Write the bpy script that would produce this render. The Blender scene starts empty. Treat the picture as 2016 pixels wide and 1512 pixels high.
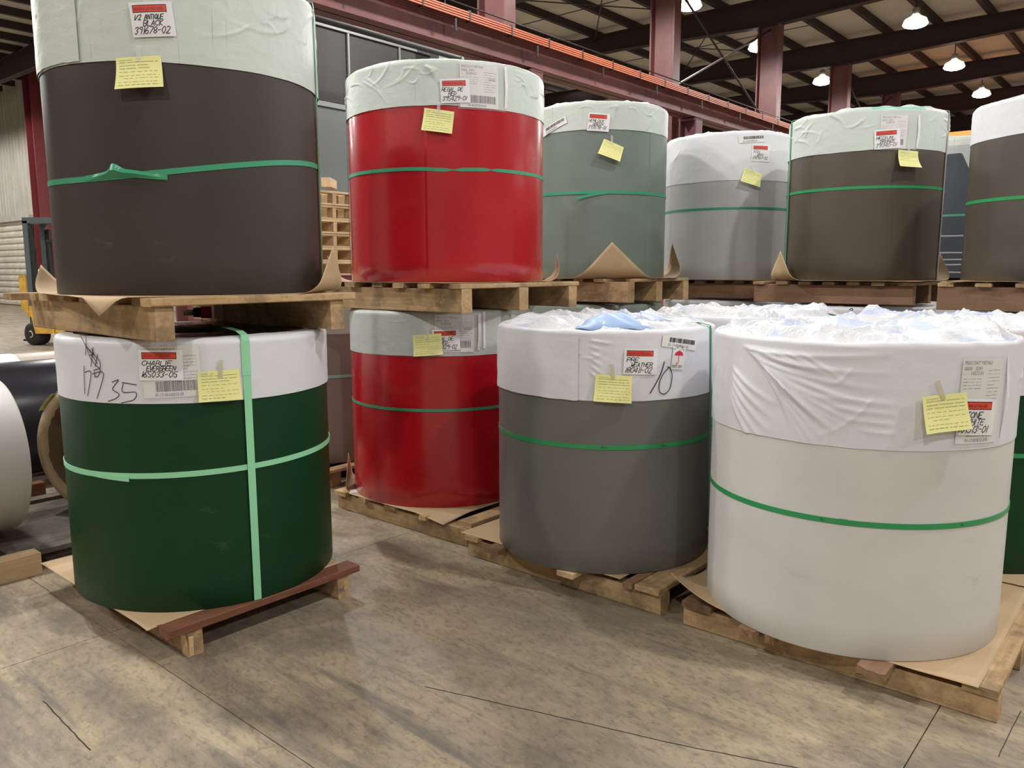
import bpy, math, random
import numpy as np
from mathutils import Vector, Matrix
S = bpy.context.scene
COL = S.collection
PI = math.pi
rad = math.radians

# ------------------------------------------------------------------ camera
cd = bpy.data.cameras.new('camera'); cam = bpy.data.objects.new('camera', cd); COL.objects.link(cam)
cd.sensor_width = 36.0; cd.lens = 1569.907 / 2016 * 36; cd.clip_end = 200
cam.matrix_world = Matrix.Translation((0, 0, 1.6)) @ Matrix.Rotation(rad(90 - 8.24341), 4, 'X') @ Matrix.Rotation(rad(-0.08916), 4, 'Z')
S.camera = cam
# ------------------------------------------------------------------ world, exposure
wd = bpy.data.worlds.new('world'); S.world = wd; wd.use_nodes = True
wd.node_tree.nodes['Background'].inputs[0].default_value = (0.9, 0.95, 1.0, 1)
wd.node_tree.nodes['Background'].inputs[1].default_value = 0.05
S.view_settings.view_transform = 'Standard'; S.view_settings.look = 'None'
S.view_settings.gamma = 1; S.view_settings.use_curve_mapping = False
S.view_settings.exposure = -0.85
LAMP_W = 1500.0          # watts of each high-bay lamp (area light in the lamp builder)
LAMP_COL = (1.0, 0.978, 0.945)
SKY_E = 9.0             # roof light panels

# ------------------------------------------------------------------ building axes
AZ = rad(49.5); U = Vector((math.cos(AZ), math.sin(AZ), 0)); W = Vector((-math.sin(AZ), math.cos(AZ), 0))
def P(u, w, z=0.0): return U * u + W * w + Vector((0, 0, z))

# ------------------------------------------------------------------ materials
def ncol(c): return (c[0], c[1], c[2], 1)
class MatB:
    def __init__(s, name, col=(.5, .5, .5), rough=.5, metal=0.0, **k):
        s.m = bpy.data.materials.new(name); s.m.use_nodes = True
        s.nt = s.m.node_tree; s.N = s.nt.nodes; s.b = s.N['Principled BSDF']
        s.b.inputs['Base Color'].default_value = ncol(col)
        s.b.inputs['Roughness'].default_value = rough; s.b.inputs['Metallic'].default_value = metal
        for a, v in k.items(): s.b.inputs[a].default_value = v
    def n(s, t, **k):
        x = s.N.new(t)
        for a, v in k.items():
            if a in x.inputs.keys(): x.inputs[a].default_value = v
            else: setattr(x, a, v)
        return x
    def l(s, a, b): s.nt.links.new(a, b)
    def coord(s, kind='Object', scale=(1, 1, 1), rot=(0, 0, 0), loc=(0, 0, 0)):
        if kind == 'Position': src = s.n('ShaderNodeNewGeometry').outputs['Position']
        else: src = s.n('ShaderNodeTexCoord').outputs[kind]
        mp = s.n('ShaderNodeMapping'); mp.inputs['Scale'].default_value = scale; mp.inputs['Rotation'].default_value = rot; mp.inputs['Location'].default_value = loc
        s.l(src, mp.inputs[0]); return mp.outputs[0]
    def coordR(s, ang, scale, kind='Position'):
        a = s.coord(kind, (1, 1, 1), (0, 0, ang)); mp = s.n('ShaderNodeMapping'); mp.inputs['Scale'].default_value = scale; s.l(a, mp.inputs[0]); return mp.outputs[0]
    def noise(s, co, scale, detail=4, rough=.55, dist=0):
        x = s.n('ShaderNodeTexNoise'); x.inputs['Scale'].default_value = scale; x.inputs['Detail'].default_value = detail
        x.inputs['Roughness'].default_value = rough; x.inputs['Distortion'].default_value = dist
        s.l(co, x.inputs['Vector']); return x.outputs['Fac']
    def ramp(s, f, stops):
        r = s.n('ShaderNodeValToRGB'); e = r.color_ramp.elements
        while len(e) < len(stops): e.new(.5)
        for i, (p, c) in enumerate(stops):
            e[i].position = p; e[i].color = ncol(c) if hasattr(c, '__len__') else (c, c, c, 1)
        s.l(f, r.inputs[0]); return r.outputs[0]
    def mix(s, f, a, b, mode='MIX'):
        x = s.n('ShaderNodeMix'); x.data_type = 'RGBA'; x.blend_type = mode
        for v, i in ((f, 0), (a, 6), (b, 7)):
            if isinstance(v, bpy.types.NodeSocket): s.l(v, x.inputs[i])
            elif i == 0: x.inputs[0].default_value = v
            else: x.inputs[i].default_value = ncol(v)
        return x.outputs[2]
    def math(s, op, a, b=0.0):
        x = s.n('ShaderNodeMath'); x.operation = op
        for v, i in ((a, 0), (b, 1)):
            if isinstance(v, bpy.types.NodeSocket): s.l(v, x.inputs[i])
            else: x.inputs[i].default_value = v
        return x.outputs[0]
    def base(s, c): s.l(c, s.b.inputs['Base Color'])
    def rough(s, c): s.l(c, s.b.inputs['Roughness'])
    def bump(s, h, strength=.3, dist=.01):
        x = s.n('ShaderNodeBump'); x.inputs['Strength'].default_value = strength; x.inputs['Distance'].default_value = dist
        s.l(h, x.inputs['Height']); s.l(x.outputs[0], s.b.inputs['Normal'])

def paint(name, col, rough=.38, scuff=None, amount=.1, coat=0.0):
    m = MatB(name, col, rough)
    if max(col) < .06: m.b.inputs['Specular IOR Level'].default_value = .32
    co = m.coord('UV')
    n = m.noise(co, 3.2, 5, .6)
    c = m.mix(m.ramp(n, [(.3, 0), (.75, 1)]), tuple(x * .93 for x in col), tuple(min(1, x * 1.06) for x in col))
    if scuff:
        co2 = m.coord('UV', (1, 2.3, 1), (0, 0, .6))
        n1 = m.noise(co2, 4.5, 6, .7, .6); n2 = m.noise(m.coord('UV'), 1.7, 2)
        k = m.math('MULTIPLY', m.ramp(n1, [(.60, 0), (.74, 1)]), m.ramp(n2, [(.5, 0), (.62, 1)]))
        c = m.mix(m.math('MULTIPLY', k, amount), c, scuff)
    m.base(c)
    m.rough(m.ramp(n, [(.2, rough * .85), (.8, rough * 1.15)]))
    m.bump(m.noise(m.coord('UV'), 260, 2), .05, .001)
    if coat: m.b.inputs['Coat Weight'].default_value = coat; m.b.inputs['Coat Roughness'].default_value = .12
    return m.m

def plastic(name, col, lines=.25, tint=None):
    m = MatB(name, col, .42)
    co = m.coord('UV')
    fine = m.noise(m.coord('UV', (95, 2.2, 1)), 1.0, 3, .6)         # long thin vertical creases, their shade painted in as a darker tone
    big = m.noise(co, 2.0, 3)
    c = m.mix(m.ramp(fine, [(.66, 0), (.74, lines)]), col, tuple(x * .62 for x in col))
    if lines > .5:
        g2 = m.noise(m.coord('UV', (1.6, 1, 1), (0, 0, .9)), 26, 3, .5, .2); c = m.mix(m.ramp(g2, [(.60, 0), (.72, .22)]), c, tuple(x * .75 for x in col))
    if tint: c = m.mix(m.ramp(big, [(.5, 0), (.68, .7)]), c, tint)
    m.base(c)
    wv = m.n('ShaderNodeTexVoronoi'); wv.inputs['Scale'].default_value = 130; m.l(co, wv.inputs['Vector'])
    r1 = m.noise(m.coord('UV', (1, 2.5, 1), (0, 0, .5)), 9, 5, .6, .4)
    m.bump(m.math('ADD', m.math('MULTIPLY', wv.outputs[0], .10), r1), .30 if lines > .5 else .20, .006)
    m.b.inputs['Subsurface Weight'].default_value = 0
    return m.m

def wood(name, light, dark, knots=.5, dirt=0.0):
    m = MatB(name, light, .7)
    oi = m.n('ShaderNodeObjectInfo')
    vm = m.n('ShaderNodeVectorMath'); vm.operation = 'SCALE'; vm.inputs[0].default_value = (13, 7, 5); m.l(oi.outputs['Random'], vm.inputs['Scale'])
    tc = m.n('ShaderNodeTexCoord'); ad = m.n('ShaderNodeVectorMath'); ad.operation = 'ADD'; m.l(tc.outputs['Object'], ad.inputs[0]); m.l(vm.outputs[0], ad.inputs[1])
    mp = m.n('ShaderNodeMapping'); mp.inputs['Scale'].default_value = (2.2, 38, 38); m.l(ad.outputs[0], mp.inputs[0])
    g = m.noise(mp.outputs[0], 1.0, 5, .6, .8)
    mp2 = m.n('ShaderNodeMapping'); mp2.inputs['Scale'].default_value = (2.5, 6, 6); m.l(ad.outputs[0], mp2.inputs[0])
    b = m.noise(mp2.outputs[0], 1.2, 3)
    c = m.mix(m.ramp(g, [(.35, 0), (.7, 1)]), light, dark)
    c = m.mix(m.ramp(b, [(.45, 0), (.75, knots)]), c, tuple(x * .6 for x in dark))
    rv = m.math('MULTIPLY', oi.outputs['Random'], .38)
    c = m.mix(rv, c, tuple(x * .55 for x in light))
    if dirt:
        d = m.noise(ad.outputs[0], 5.5, 5, .7)
        c = m.mix(m.ramp(d, [(.47, 0), (.62, dirt)]), c, (.035, .025, .018))
    m.base(c); m.bump(g, .35, .004)
    return m.m

M = {}
M['brown_black'] = paint('antique_black_paint', (.052, .040, .036), .44, (.25, .22, .2), .3)
M['red'] = paint('red_paint', (.42, .004, .012), .27, coat=.6)
M['hemlock'] = paint('hemlock_green_paint', (.165, .205, .178), .42)
M['ash'] = paint('ash_gray_paint', (.47, .48, .495), .42)
M['bronze'] = paint('bronze_paint', (.082, .064, .046), .42)
M['bronze2'] = paint('dark_bronze_paint', (.072, .058, .045), .42)
M['green'] = paint('evergreen_paint', (.002, .040, .011), .45, (.2, .3, .2), .2)
M['weather'] = paint('weathered_gray_paint', (.155, .155, .145), .36)
M['white'] = paint('stone_white_paint', (.66, .655, .635), .40, (.36, .35, .34), .55)
M['taupe'] = paint('taupe_paint', (.26, .225, .205), .5)
M['dark'] = paint('charcoal_paint', (.022, .027, .035), .2)
M['black_coil'] = paint('black_coil_paint', (.018, .018, .024), .3)
M['tan_coil'] = paint('tan_coil_paint', (.42, .36, .30), .4)
M['wrap_green'] = plastic('pale_green_wrap', (.57, .63, .58), .75)
M['wrap_white'] = plastic('white_wrap', (.725, .735, .785), .10)
M['wrap_grey'] = plastic('grey_wrap', (.52, .55, .52), .8)
mm = MatB('crumpled_plastic_top', (.64, .67, .75), .38)
ca = mm.coord('Object'); k1 = mm.noise(ca, 7, 5, .6, 1.2); k2 = mm.noise(mm.coord('Object', loc=(3, 5, 0)), 3.5, 3, .5, .8)
kr = mm.ramp(mm.math('ABSOLUTE', mm.math('SUBTRACT', k1, .5)), [(0, 1), (.09, 0)])
mm.base(mm.mix(mm.ramp(k2, [(.54, 0), (.60, 1)]), (.68, .70, .74), (.54, .61, .78)))
mm.bump(mm.math('ADD', mm.math('MULTIPLY', kr, .6), mm.math('MULTIPLY', k1, 2.0)), .5, .014); M['wrap_top'] = mm.m
M['wrap_blue'] = MatB('blue_wrap_reverse', (.32, .46, .72), .45).m
M['wrap_pale_blue'] = MatB('pale_blue_wrap_reverse', (.60, .68, .90), .45).m
M['wrap_mint'] = MatB('mint_wrap_edge', (.30, .62, .45), .35).m
M['wrap_black'] = MatB('black_plastic', (.012, .012, .014), .25).m
M['wrap_top_green'] = plastic('dull_green_top_wrap', (.24, .28, .25), .3)
M['strap'] = MatB('green_strap', (.03, .30, .10), .30).m
M['strap_teal'] = MatB('teal_green_strap', (.05, .32, .17), .35).m
M['strap_mint'] = MatB('mint_strap', (.30, .70, .42), .40).m
M['strap_pale'] = MatB('pale_teal_strap', (.28, .55, .50), .4).m
M['strap_dark'] = MatB('dark_strap', (.02, .03, .025), .4).m
M['strap_clear'] = MatB('clear_grey_strap', (.45, .47, .46), .25).m
M['wood'] = wood('pallet_pine', (.62, .43, .23), (.44, .27, .125), .5, .45)
M['wood_dark'] = wood('pallet_weathered', (.36, .21, .10), (.20, .11, .05), .7, .6)
M['wood_red'] = wood('reddish_board', (.26, .105, .055), (.15, .055, .03), .4, .25)
M['wood_light'] = wood('fresh_pine', (.78, .57, .34), (.60, .40, .21), .25, 0)
M['wood_grey'] = wood('greyed_timber', (.24, .21, .17), (.13, .11, .09), .6, .5)
M['wood_brown'] = wood('brown_pallet_board', (.34, .20, .12), (.26, .145, .08), .3, .2)
mm = MatB('kraft_paper', (.50, .34, .21), .75)
kn = mm.noise(mm.coord('Object'), 3.5, 5, .6); mm.base(mm.mix(mm.ramp(kn, [(.3, 0), (.75, 1)]), (.56, .405, .245), (.44, .31, .18)))
mm.bump(mm.noise(mm.coord('Object'), 14, 4), .25, .01); M['kraft'] = mm.m
M['kraft_shade'] = MatB('shaded_kraft_lining', (.20, .125, .07), .8).m  # same kraft darkened: the shade inside the bore is put into the colour
M['paper'] = MatB('label_paper', (.78, .77, .76), .55).m
M['pouch'] = MatB('pouch_plastic', (.84, .82, .86), .22).m
M['yellow'] = MatB('yellow_note_paper', (.82, .80, .34), .6).m
M['ink'] = MatB('black_ink', (.015, .015, .03), .5).m
M['ink_grey'] = MatB('grey_print', (.16, .16, .17), .6).m
M['ink_faint'] = MatB('faint_note_print', (.36, .36, .16), .6).m
M['label_red'] = MatB('red_label_band', (.75, .06, .03), .35).m
M['umb_red'] = MatB('red_print', (.70, .015, .05), .5).m
M['tape'] = MatB('masking_tape', (.62, .56, .38), .5, Alpha=.75).m
M['tape_clear'] = MatB('clear_tape', (.80, .82, .78), .12, Alpha=.45).m
M['sleeve'] = MatB('clear_sleeve', (.80, .79, .78), .10, Alpha=.20).m
M['stretch'] = MatB('stretch_film', (.20, .22, .25), .08, Alpha=.22).m
mm = MatB('maroon_steel', (.15, .05, .05), .5)
sn = mm.noise(mm.coord('Position'), 1.3, 5, .65); mm.base(mm.mix(mm.ramp(sn, [(.35, 0), (.7, 1)]), (.185, .068, .066), (.115, .040, .042))); M['maroon'] = mm.m
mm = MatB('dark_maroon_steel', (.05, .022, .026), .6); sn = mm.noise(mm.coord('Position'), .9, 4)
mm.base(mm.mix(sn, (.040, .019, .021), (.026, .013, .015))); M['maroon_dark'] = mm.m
M['maroon_red'] = MatB('red_column_paint', (.17, .025, .03), .5).m
M['orange'] = MatB('orange_conductor', (.58, .17, .085), .45).m
M['orange_crane'] = MatB('orange_crane_paint', (.85, .26, .03), .45).m
M['black_steel'] = MatB('black_steel', (.02, .018, .018), .5).m
M['grey_steel'] = MatB('galvanised_steel', (.17, .18, .18), .5, .2).m
M['green_box'] = MatB('grey_green_box', (.13, .15, .13), .5).m
M['chrome'] = MatB('lamp_housing', (.35, .34, .32), .35, .6).m
M['rubber'] = MatB('tyre_rubber', (.018, .018, .018), .7).m
mm = MatB('forklift_yellow', (.62, .36, .05), .45); sn = mm.noise(mm.coord('Object'), 4, 5, .7)
mm.base(mm.mix(mm.ramp(sn, [(.45, 0), (.7, 1)]), (.66, .39, .06), (.40, .24, .06))); M['yellow_paint'] = mm.m
M['mast'] = MatB('blue_grey_mast', (.085, .105, .12), .5).m
M['rim'] = MatB('cream_wheel_rim', (.60, .55, .42), .5).m
mm = MatB('partition_grey', (.092, .100, .102), .7); M['partition'] = mm.m
mm = MatB('screen_mesh', (.03, .028, .028), .6)
g1 = mm.n('ShaderNodeTexChecker'); mm.l(mm.coord('Object', (30, 30, 30), (0, .6, .78)), g1.inputs[0]); g1.inputs[3].default_value = 1
mm.b.inputs['Alpha'].default_value = .80; M['mesh'] = mm.m
mm = MatB('roof_insulation', (.36, .32, .27), .8)
rn = mm.noise(mm.coord('Position'), .8, 5, .6); rn2 = mm.noise(mm.coord('Position', (1, 1, 1)), 5, 3)
mm.base(mm.mix(mm.ramp(rn, [(.3, 0), (.7, 1)]), (.56, .53, .47), (.46, .425, .37)))
wvt = mm.n('ShaderNodeTexWave'); wvt.inputs['Scale'].default_value = .55; wvt.inputs['Distortion'].default_value = .6; wvt.wave_profile = 'SAW'
mm.l(mm.coord('Position', (1, 1, 1), (0, 0, -AZ)), wvt.inputs['Vector'])
mm.bump(mm.math('ADD', wvt.outputs[1], mm.math('MULTIPLY', rn2, .5)), .35, .08); M['roof'] = mm.m
mm = MatB('cream_siding', (.50, .47, .40), .55); sn = mm.noise(mm.coord('Position', (1, 1, .25)), 3, 5)
mm.base(mm.mix(mm.ramp(sn, [(.35, 0), (.7, 1)]), (.52, .50, .44), (.40, .37, .31))); M['siding'] = mm.m
mm = MatB('door_cream', (.70, .66, .56), .5); sn = mm.noise(mm.coord('Position'), 2, 5)
mm.base(mm.mix(mm.ramp(sn, [(.35, 0), (.75, 1)]), (.74, .70, .60), (.58, .52, .42))); M['door'] = mm.m
M['wall_beige'] = MatB('beige_wall', (.36, .33, .29), .8).m
def emis(name, col, s):
    m = MatB(name, (.8, .8, .8)); m.b.inputs['Emission Color'].default_value = ncol(col); m.b.inputs['Emission Strength'].default_value = s; return m.m
M['lamp_glow'] = emis('lamp_glow', (1, .95, .85), 40)
M['reflector_glow'] = emis('reflector_glow', (1, .93, .80), 2.0)
M['sky_glow'] = emis('roof_light_glow', (.95, 1, .98), SKY_E)
# concrete floor
mm = MatB('concrete_floor', (.3, .25, .18), .55)
cp = mm.coord('Position')
n0 = mm.noise(cp, .55, 4, .6, .3)
n1 = mm.noise(mm.coordR(-AZ, (2.4, .8, 1)), 1.5, 8, .68, .35)          # broad wear dragged along the aisle
n2 = mm.noise(mm.coordR(-AZ + .25, (1.7, .8, 1)), 24, 8, .72, .5)       # mottling
n3 = mm.noise(mm.coordR(-AZ, (5.5, .55, 1)), 1.3, 7, .7, .2)            # dark tyre drags
n5 = mm.noise(mm.coordR(-AZ - .1, (7, .5, 1)), 1.2, 6, .7)              # pale scrapes
n6 = mm.noise(cp, 3.2, 5, .7)
c = mm.mix(mm.ramp(n1, [(.37, 0), (.63, 1)]), (.200, .163, .122), (.480, .385, .245))
c = mm.mix(mm.ramp(n0, [(.35, 0), (.65, .7)]), c, (.330, .275, .215))
c = mm.mix(mm.ramp(n6, [(.52, 0), (.66, .5)]), c, (.175, .150, .122))
c = mm.mix(mm.ramp(n2, [(.50, 0), (.64, .60)]), c, (.140, .118, .092))
c = mm.mix(mm.ramp(n2, [(.30, .5), (.42, 0)]), c, (.46, .38, .25))
c = mm.mix(mm.ramp(n3, [(.54, 0), (.68, .75)]), c, (.120, .110, .105))
c = mm.mix(mm.ramp(n5, [(.62, 0), (.74, .6)]), c, (.52, .45, .32))
vo = mm.n('ShaderNodeTexVoronoi'); vo.feature = 'DISTANCE_TO_EDGE'; vo.inputs['Scale'].default_value = 9
wob = mm.n('ShaderNodeVectorMath'); wob.operation = 'ADD'; mm.l(cp, wob.inputs[0])
wn = mm.n('ShaderNodeTexNoise'); wn.inputs['Scale'].default_value = 7; wn.inputs['Detail'].default_value = 4; mm.l(cp, wn.inputs['Vector'])
mm.l(wn.outputs['Color'], wob.inputs[1]); mm.l(wob.outputs[0], vo.inputs['Vector'])
ck = mm.math('MULTIPLY', mm.ramp(vo.outputs['Distance'], [(.0, 1), (.016, 0)]), mm.ramp(mm.noise(cp, 1.3, 4), [(.50, 0), (.62, .45)]))
c = mm.mix(ck, c, (.05, .045, .04))
mm.base(c); mm.rough(mm.ramp(n1, [(.3, .42), (.7, .62)])); mm.bump(mm.math('ADD', n2, mm.math('MULTIPLY', ck, -1)), .18, .004)
M['floor'] = mm.m
M['joint'] = MatB('joint_filler', (.04, .035, .03), .9).m

# ------------------------------------------------------------------ helpers
def link(name, me, parent=None):
    o = bpy.data.objects.new(name, me); COL.objects.link(o)
    if parent: o.parent = parent
    return o
def tag(o, label=None, cat=None, group=None, kind=None):
    if label: o['label'] = label
    if cat: o['category'] = cat
    if group: o['group'] = group
    if kind: o['kind'] = kind
    return o
def empty(name, loc, rz=0.0):
    o = bpy.data.objects.new(name, None); COL.objects.link(o); o.location = loc; o.rotation_euler = (0, 0, rz); o.empty_display_size = .1
    return o
def mesh(name, verts, faces, mats, parent=None, uvs=None, mi=None, smooth=False):
    me = bpy.data.meshes.new(name); me.from_pydata([tuple(v) for v in verts], [], faces)
    for m in (mats if isinstance(mats, (list, tuple)) else [mats]): me.materials.append(M[m] if isinstance(m, str) else m)
    if mi is not None: me.polygons.foreach_set('material_index', mi)
    if smooth: me.polygons.foreach_set('use_smooth', [True] * len(me.polygons))
    if uvs is not None:
        ul = me.uv_layers.new(name='UVMap'); li = np.empty(len(me.loops), dtype=np.int32); me.loops.foreach_get('vertex_index', li)
        ul.data.foreach_set('uv', np.asarray(uvs, dtype=np.float32)[li].ravel())
    me.update(); return link(name, me, parent)
class MB:
    def __init__(s): s.v = []; s.f = []; s.m = []
    def add(s, vs, fs, mi=0):
        n = len(s.v); s.v += [tuple(v) for v in vs]; s.f += [tuple(i + n for i in f) for f in fs]; s.m += [mi] * len(fs); return s
    def box(s, a, b, mi=0, M4=None, jit=0):
        x0, y0, z0 = a; x1, y1, z1 = b
        vs = [Vector(v) for v in ((x0, y0, z0), (x1, y0, z0), (x1, y1, z0), (x0, y1, z0), (x0, y0, z1), (x1, y0, z1), (x1, y1, z1), (x0, y1, z1))]
        if jit: vs = [v + Vector([random.uniform(-jit, jit) for _ in range(3)]) for v in vs]
        if M4: vs = [M4 @ v for v in vs]
        return s.add(vs, [(0, 3, 2, 1), (4, 5, 6, 7), (0, 1, 5, 4), (1, 2, 6, 5), (2, 3, 7, 6), (3, 0, 4, 7)], mi)
    def tube(s, a, b, r, n=8, mi=0, r2=None):
        a = Vector(a); b = Vector(b); d = (b - a).normalized(); r2 = r if r2 is None else r2
        x = d.orthogonal().normalized(); y = d.cross(x); vs = []
        for p, q in ((a, r), (b, r2)):
            vs += [p + (x * math.cos(2 * PI * i / n) + y * math.sin(2 * PI * i / n)) * q for i in range(n)]
        fs = [(i, (i + 1) % n, n + (i + 1) % n, n + i) for i in range(n)] + [tuple(range(n))[::-1], tuple(range(n, 2 * n))]
        return s.add(vs, fs, mi)
    def lathe(s, prof, n=24, mi=0, M4=None, cap=True):
        vs = []
        for r, z in prof: vs += [Vector((r * math.cos(2 * PI * i / n), r * math.sin(2 * PI * i / n), z)) for i in range(n)]
        if M4: vs = [M4 @ v for v in vs]
        fs = [(k * n + i, k * n + (i + 1) % n, (k + 1) * n + (i + 1) % n, (k + 1) * n + i) for k in range(len(prof) - 1) for i in range(n)]
        if cap: fs += [tuple(range(n))[::-1], tuple(range((len(prof) - 1) * n, len(prof) * n))]
        return s.add(vs, fs, mi)
    def obj(s, name, mats, parent=None, smooth=False):
        return mesh(name, s.v, s.f, mats, parent, mi=s.m, smooth=smooth)

# numpy value noise -------------------------------------------------
def _h(ix, iy, seed):
    n = (ix.astype(np.int64) * 374761393 + iy.astype(np.int64) * 668265263 + seed * 982451653) & 0x7fffffff
    n = ((n ^ (n >> 13)) * 1274126177) & 0x7fffffff
    return ((n ^ (n >> 16)) & 0xffff) / 65535.0
def vn(x, y, seed=0):
    ix = np.floor(x); iy = np.floor(y); fx = x - ix; fy = y - iy
    fx = fx * fx * (3 - 2 * fx); fy = fy * fy * (3 - 2 * fy)
    a = _h(ix, iy, seed); b = _h(ix + 1, iy, seed); c = _h(ix, iy + 1, seed); d = _h(ix + 1, iy + 1, seed)
    return (a + (b - a) * fx) * (1 - fy) + (c + (d - c) * fx) * fy
def billow(x, y, seed, oct=4):
    t = 0; a = 1; s = 0
    for o in range(oct):
        t = t + a * np.abs(2 * vn(x, y, seed + o) - 1); s += a; a *= .5; x = x * 2.03 + 5.1; y = y * 1.97 + 3.7
    return t / s
def rings_faces(rows, cols, closed=True):
    c2 = cols if closed else cols - 1
    i = np.arange(rows - 1)[:, None] * cols; j = np.arange(c2)[None, :]; k = (j + 1) % cols
    return np.stack([i + j, i + k, i + cols + k, i + cols + j], -1).reshape(-1, 4)
def grid_mesh(name, X, Y, Z, faces, mats, parent, uv=None, mi=None):
    V = np.stack([X, Y, Z], -1).reshape(-1, 3)
    me = bpy.data.meshes.new(name)
    me.vertices.add(len(V)); me.vertices.foreach_set('co', V.astype(np.float32).ravel())
    nf = len(faces); me.loops.add(nf * 4); me.polygons.add(nf)
    me.loops.foreach_set('vertex_index', faces.astype(np.int32).ravel())
    me.polygons.foreach_set('loop_start', np.arange(0, nf * 4, 4, dtype=np.int32)); 
    me.polygons.foreach_set('use_smooth', np.ones(nf, dtype=bool))
    for m in (mats if isinstance(mats, (list, tuple)) else [mats]): me.materials.append(M[m])
    if mi is not None: me.polygons.foreach_set('material_index', mi.astype(np.int32))
    if uv is not None:
        ul = me.uv_layers.new(name='UVMap'); ul.data.foreach_set('uv', uv.reshape(-1, 2)[faces.ravel()].astype(np.float32).ravel())
    me.update(calc_edges=True); me.validate(); return link(name, me, parent)

# text --------------------------------------------------------------
_tc = {}
def text2d(body):
    if body not in _tc:
        cu = bpy.data.curves.new('t', 'FONT'); cu.body = body; cu.resolution_u = 2; cu.size = 1
        o = bpy.data.objects.new('t', cu); me = bpy.data.meshes.new_from_object(o)
        _tc[body] = ([(v.co.x, v.co.y) for v in me.vertices], [tuple(p.vertices) for p in me.polygons])
        bpy.data.meshes.remove(me); bpy.data.objects.remove(o); bpy.data.curves.remove(cu)
    return _tc[body]
HAND = {'A': '00.26.40 12.32', 'B': '00.06.36.45.33.03 33.42.30.00', 'C': '45.26.04.02.20.41', 'D': '00.06.35.43.31.00', 'E': '46.06.00.40 03.33',
 'G': '45.26.03.10.40.43.23', 'H': '00.06 46.40 03.43', 'I': '00.06', 'K': '00.06 46.03.40', 'L': '06.00.40', 'M': '00.06.22.46.40', 'N': '00.06.40.46',
 'O': '20.02.04.26.44.42.20', 'P': '00.06.36.45.44.33.03', 'Z': '06.46.00.40', 'Q': '20.02.04.26.44.42.20 22.50', 'R': '00.06.36.45.33.03 23.50', 'S': '45.26.05.33.41.20.01', 'T': '06.46 26.20', 'U': '06.02.20.42.46',
 'V': '06.20.46', 'W': '06.10.23.30.46', 'Y': '06.23.46 23.20', '0': '20.02.04.26.44.42.20', '1': '10.16', '2': '05.26.45.22.00.50', '3': '05.26.45.23.42.20.01', '4': '30.36.02.42',
 '5': '46.06.04.33.41.20.01', '6': '36.03.01.20.41.33.02', '7': '06.46.10', '8': '20.02.44.26.04.42.20', '9': '34.14.05.26.45.30', '-': '03.33', '/': '00.46'}
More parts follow.
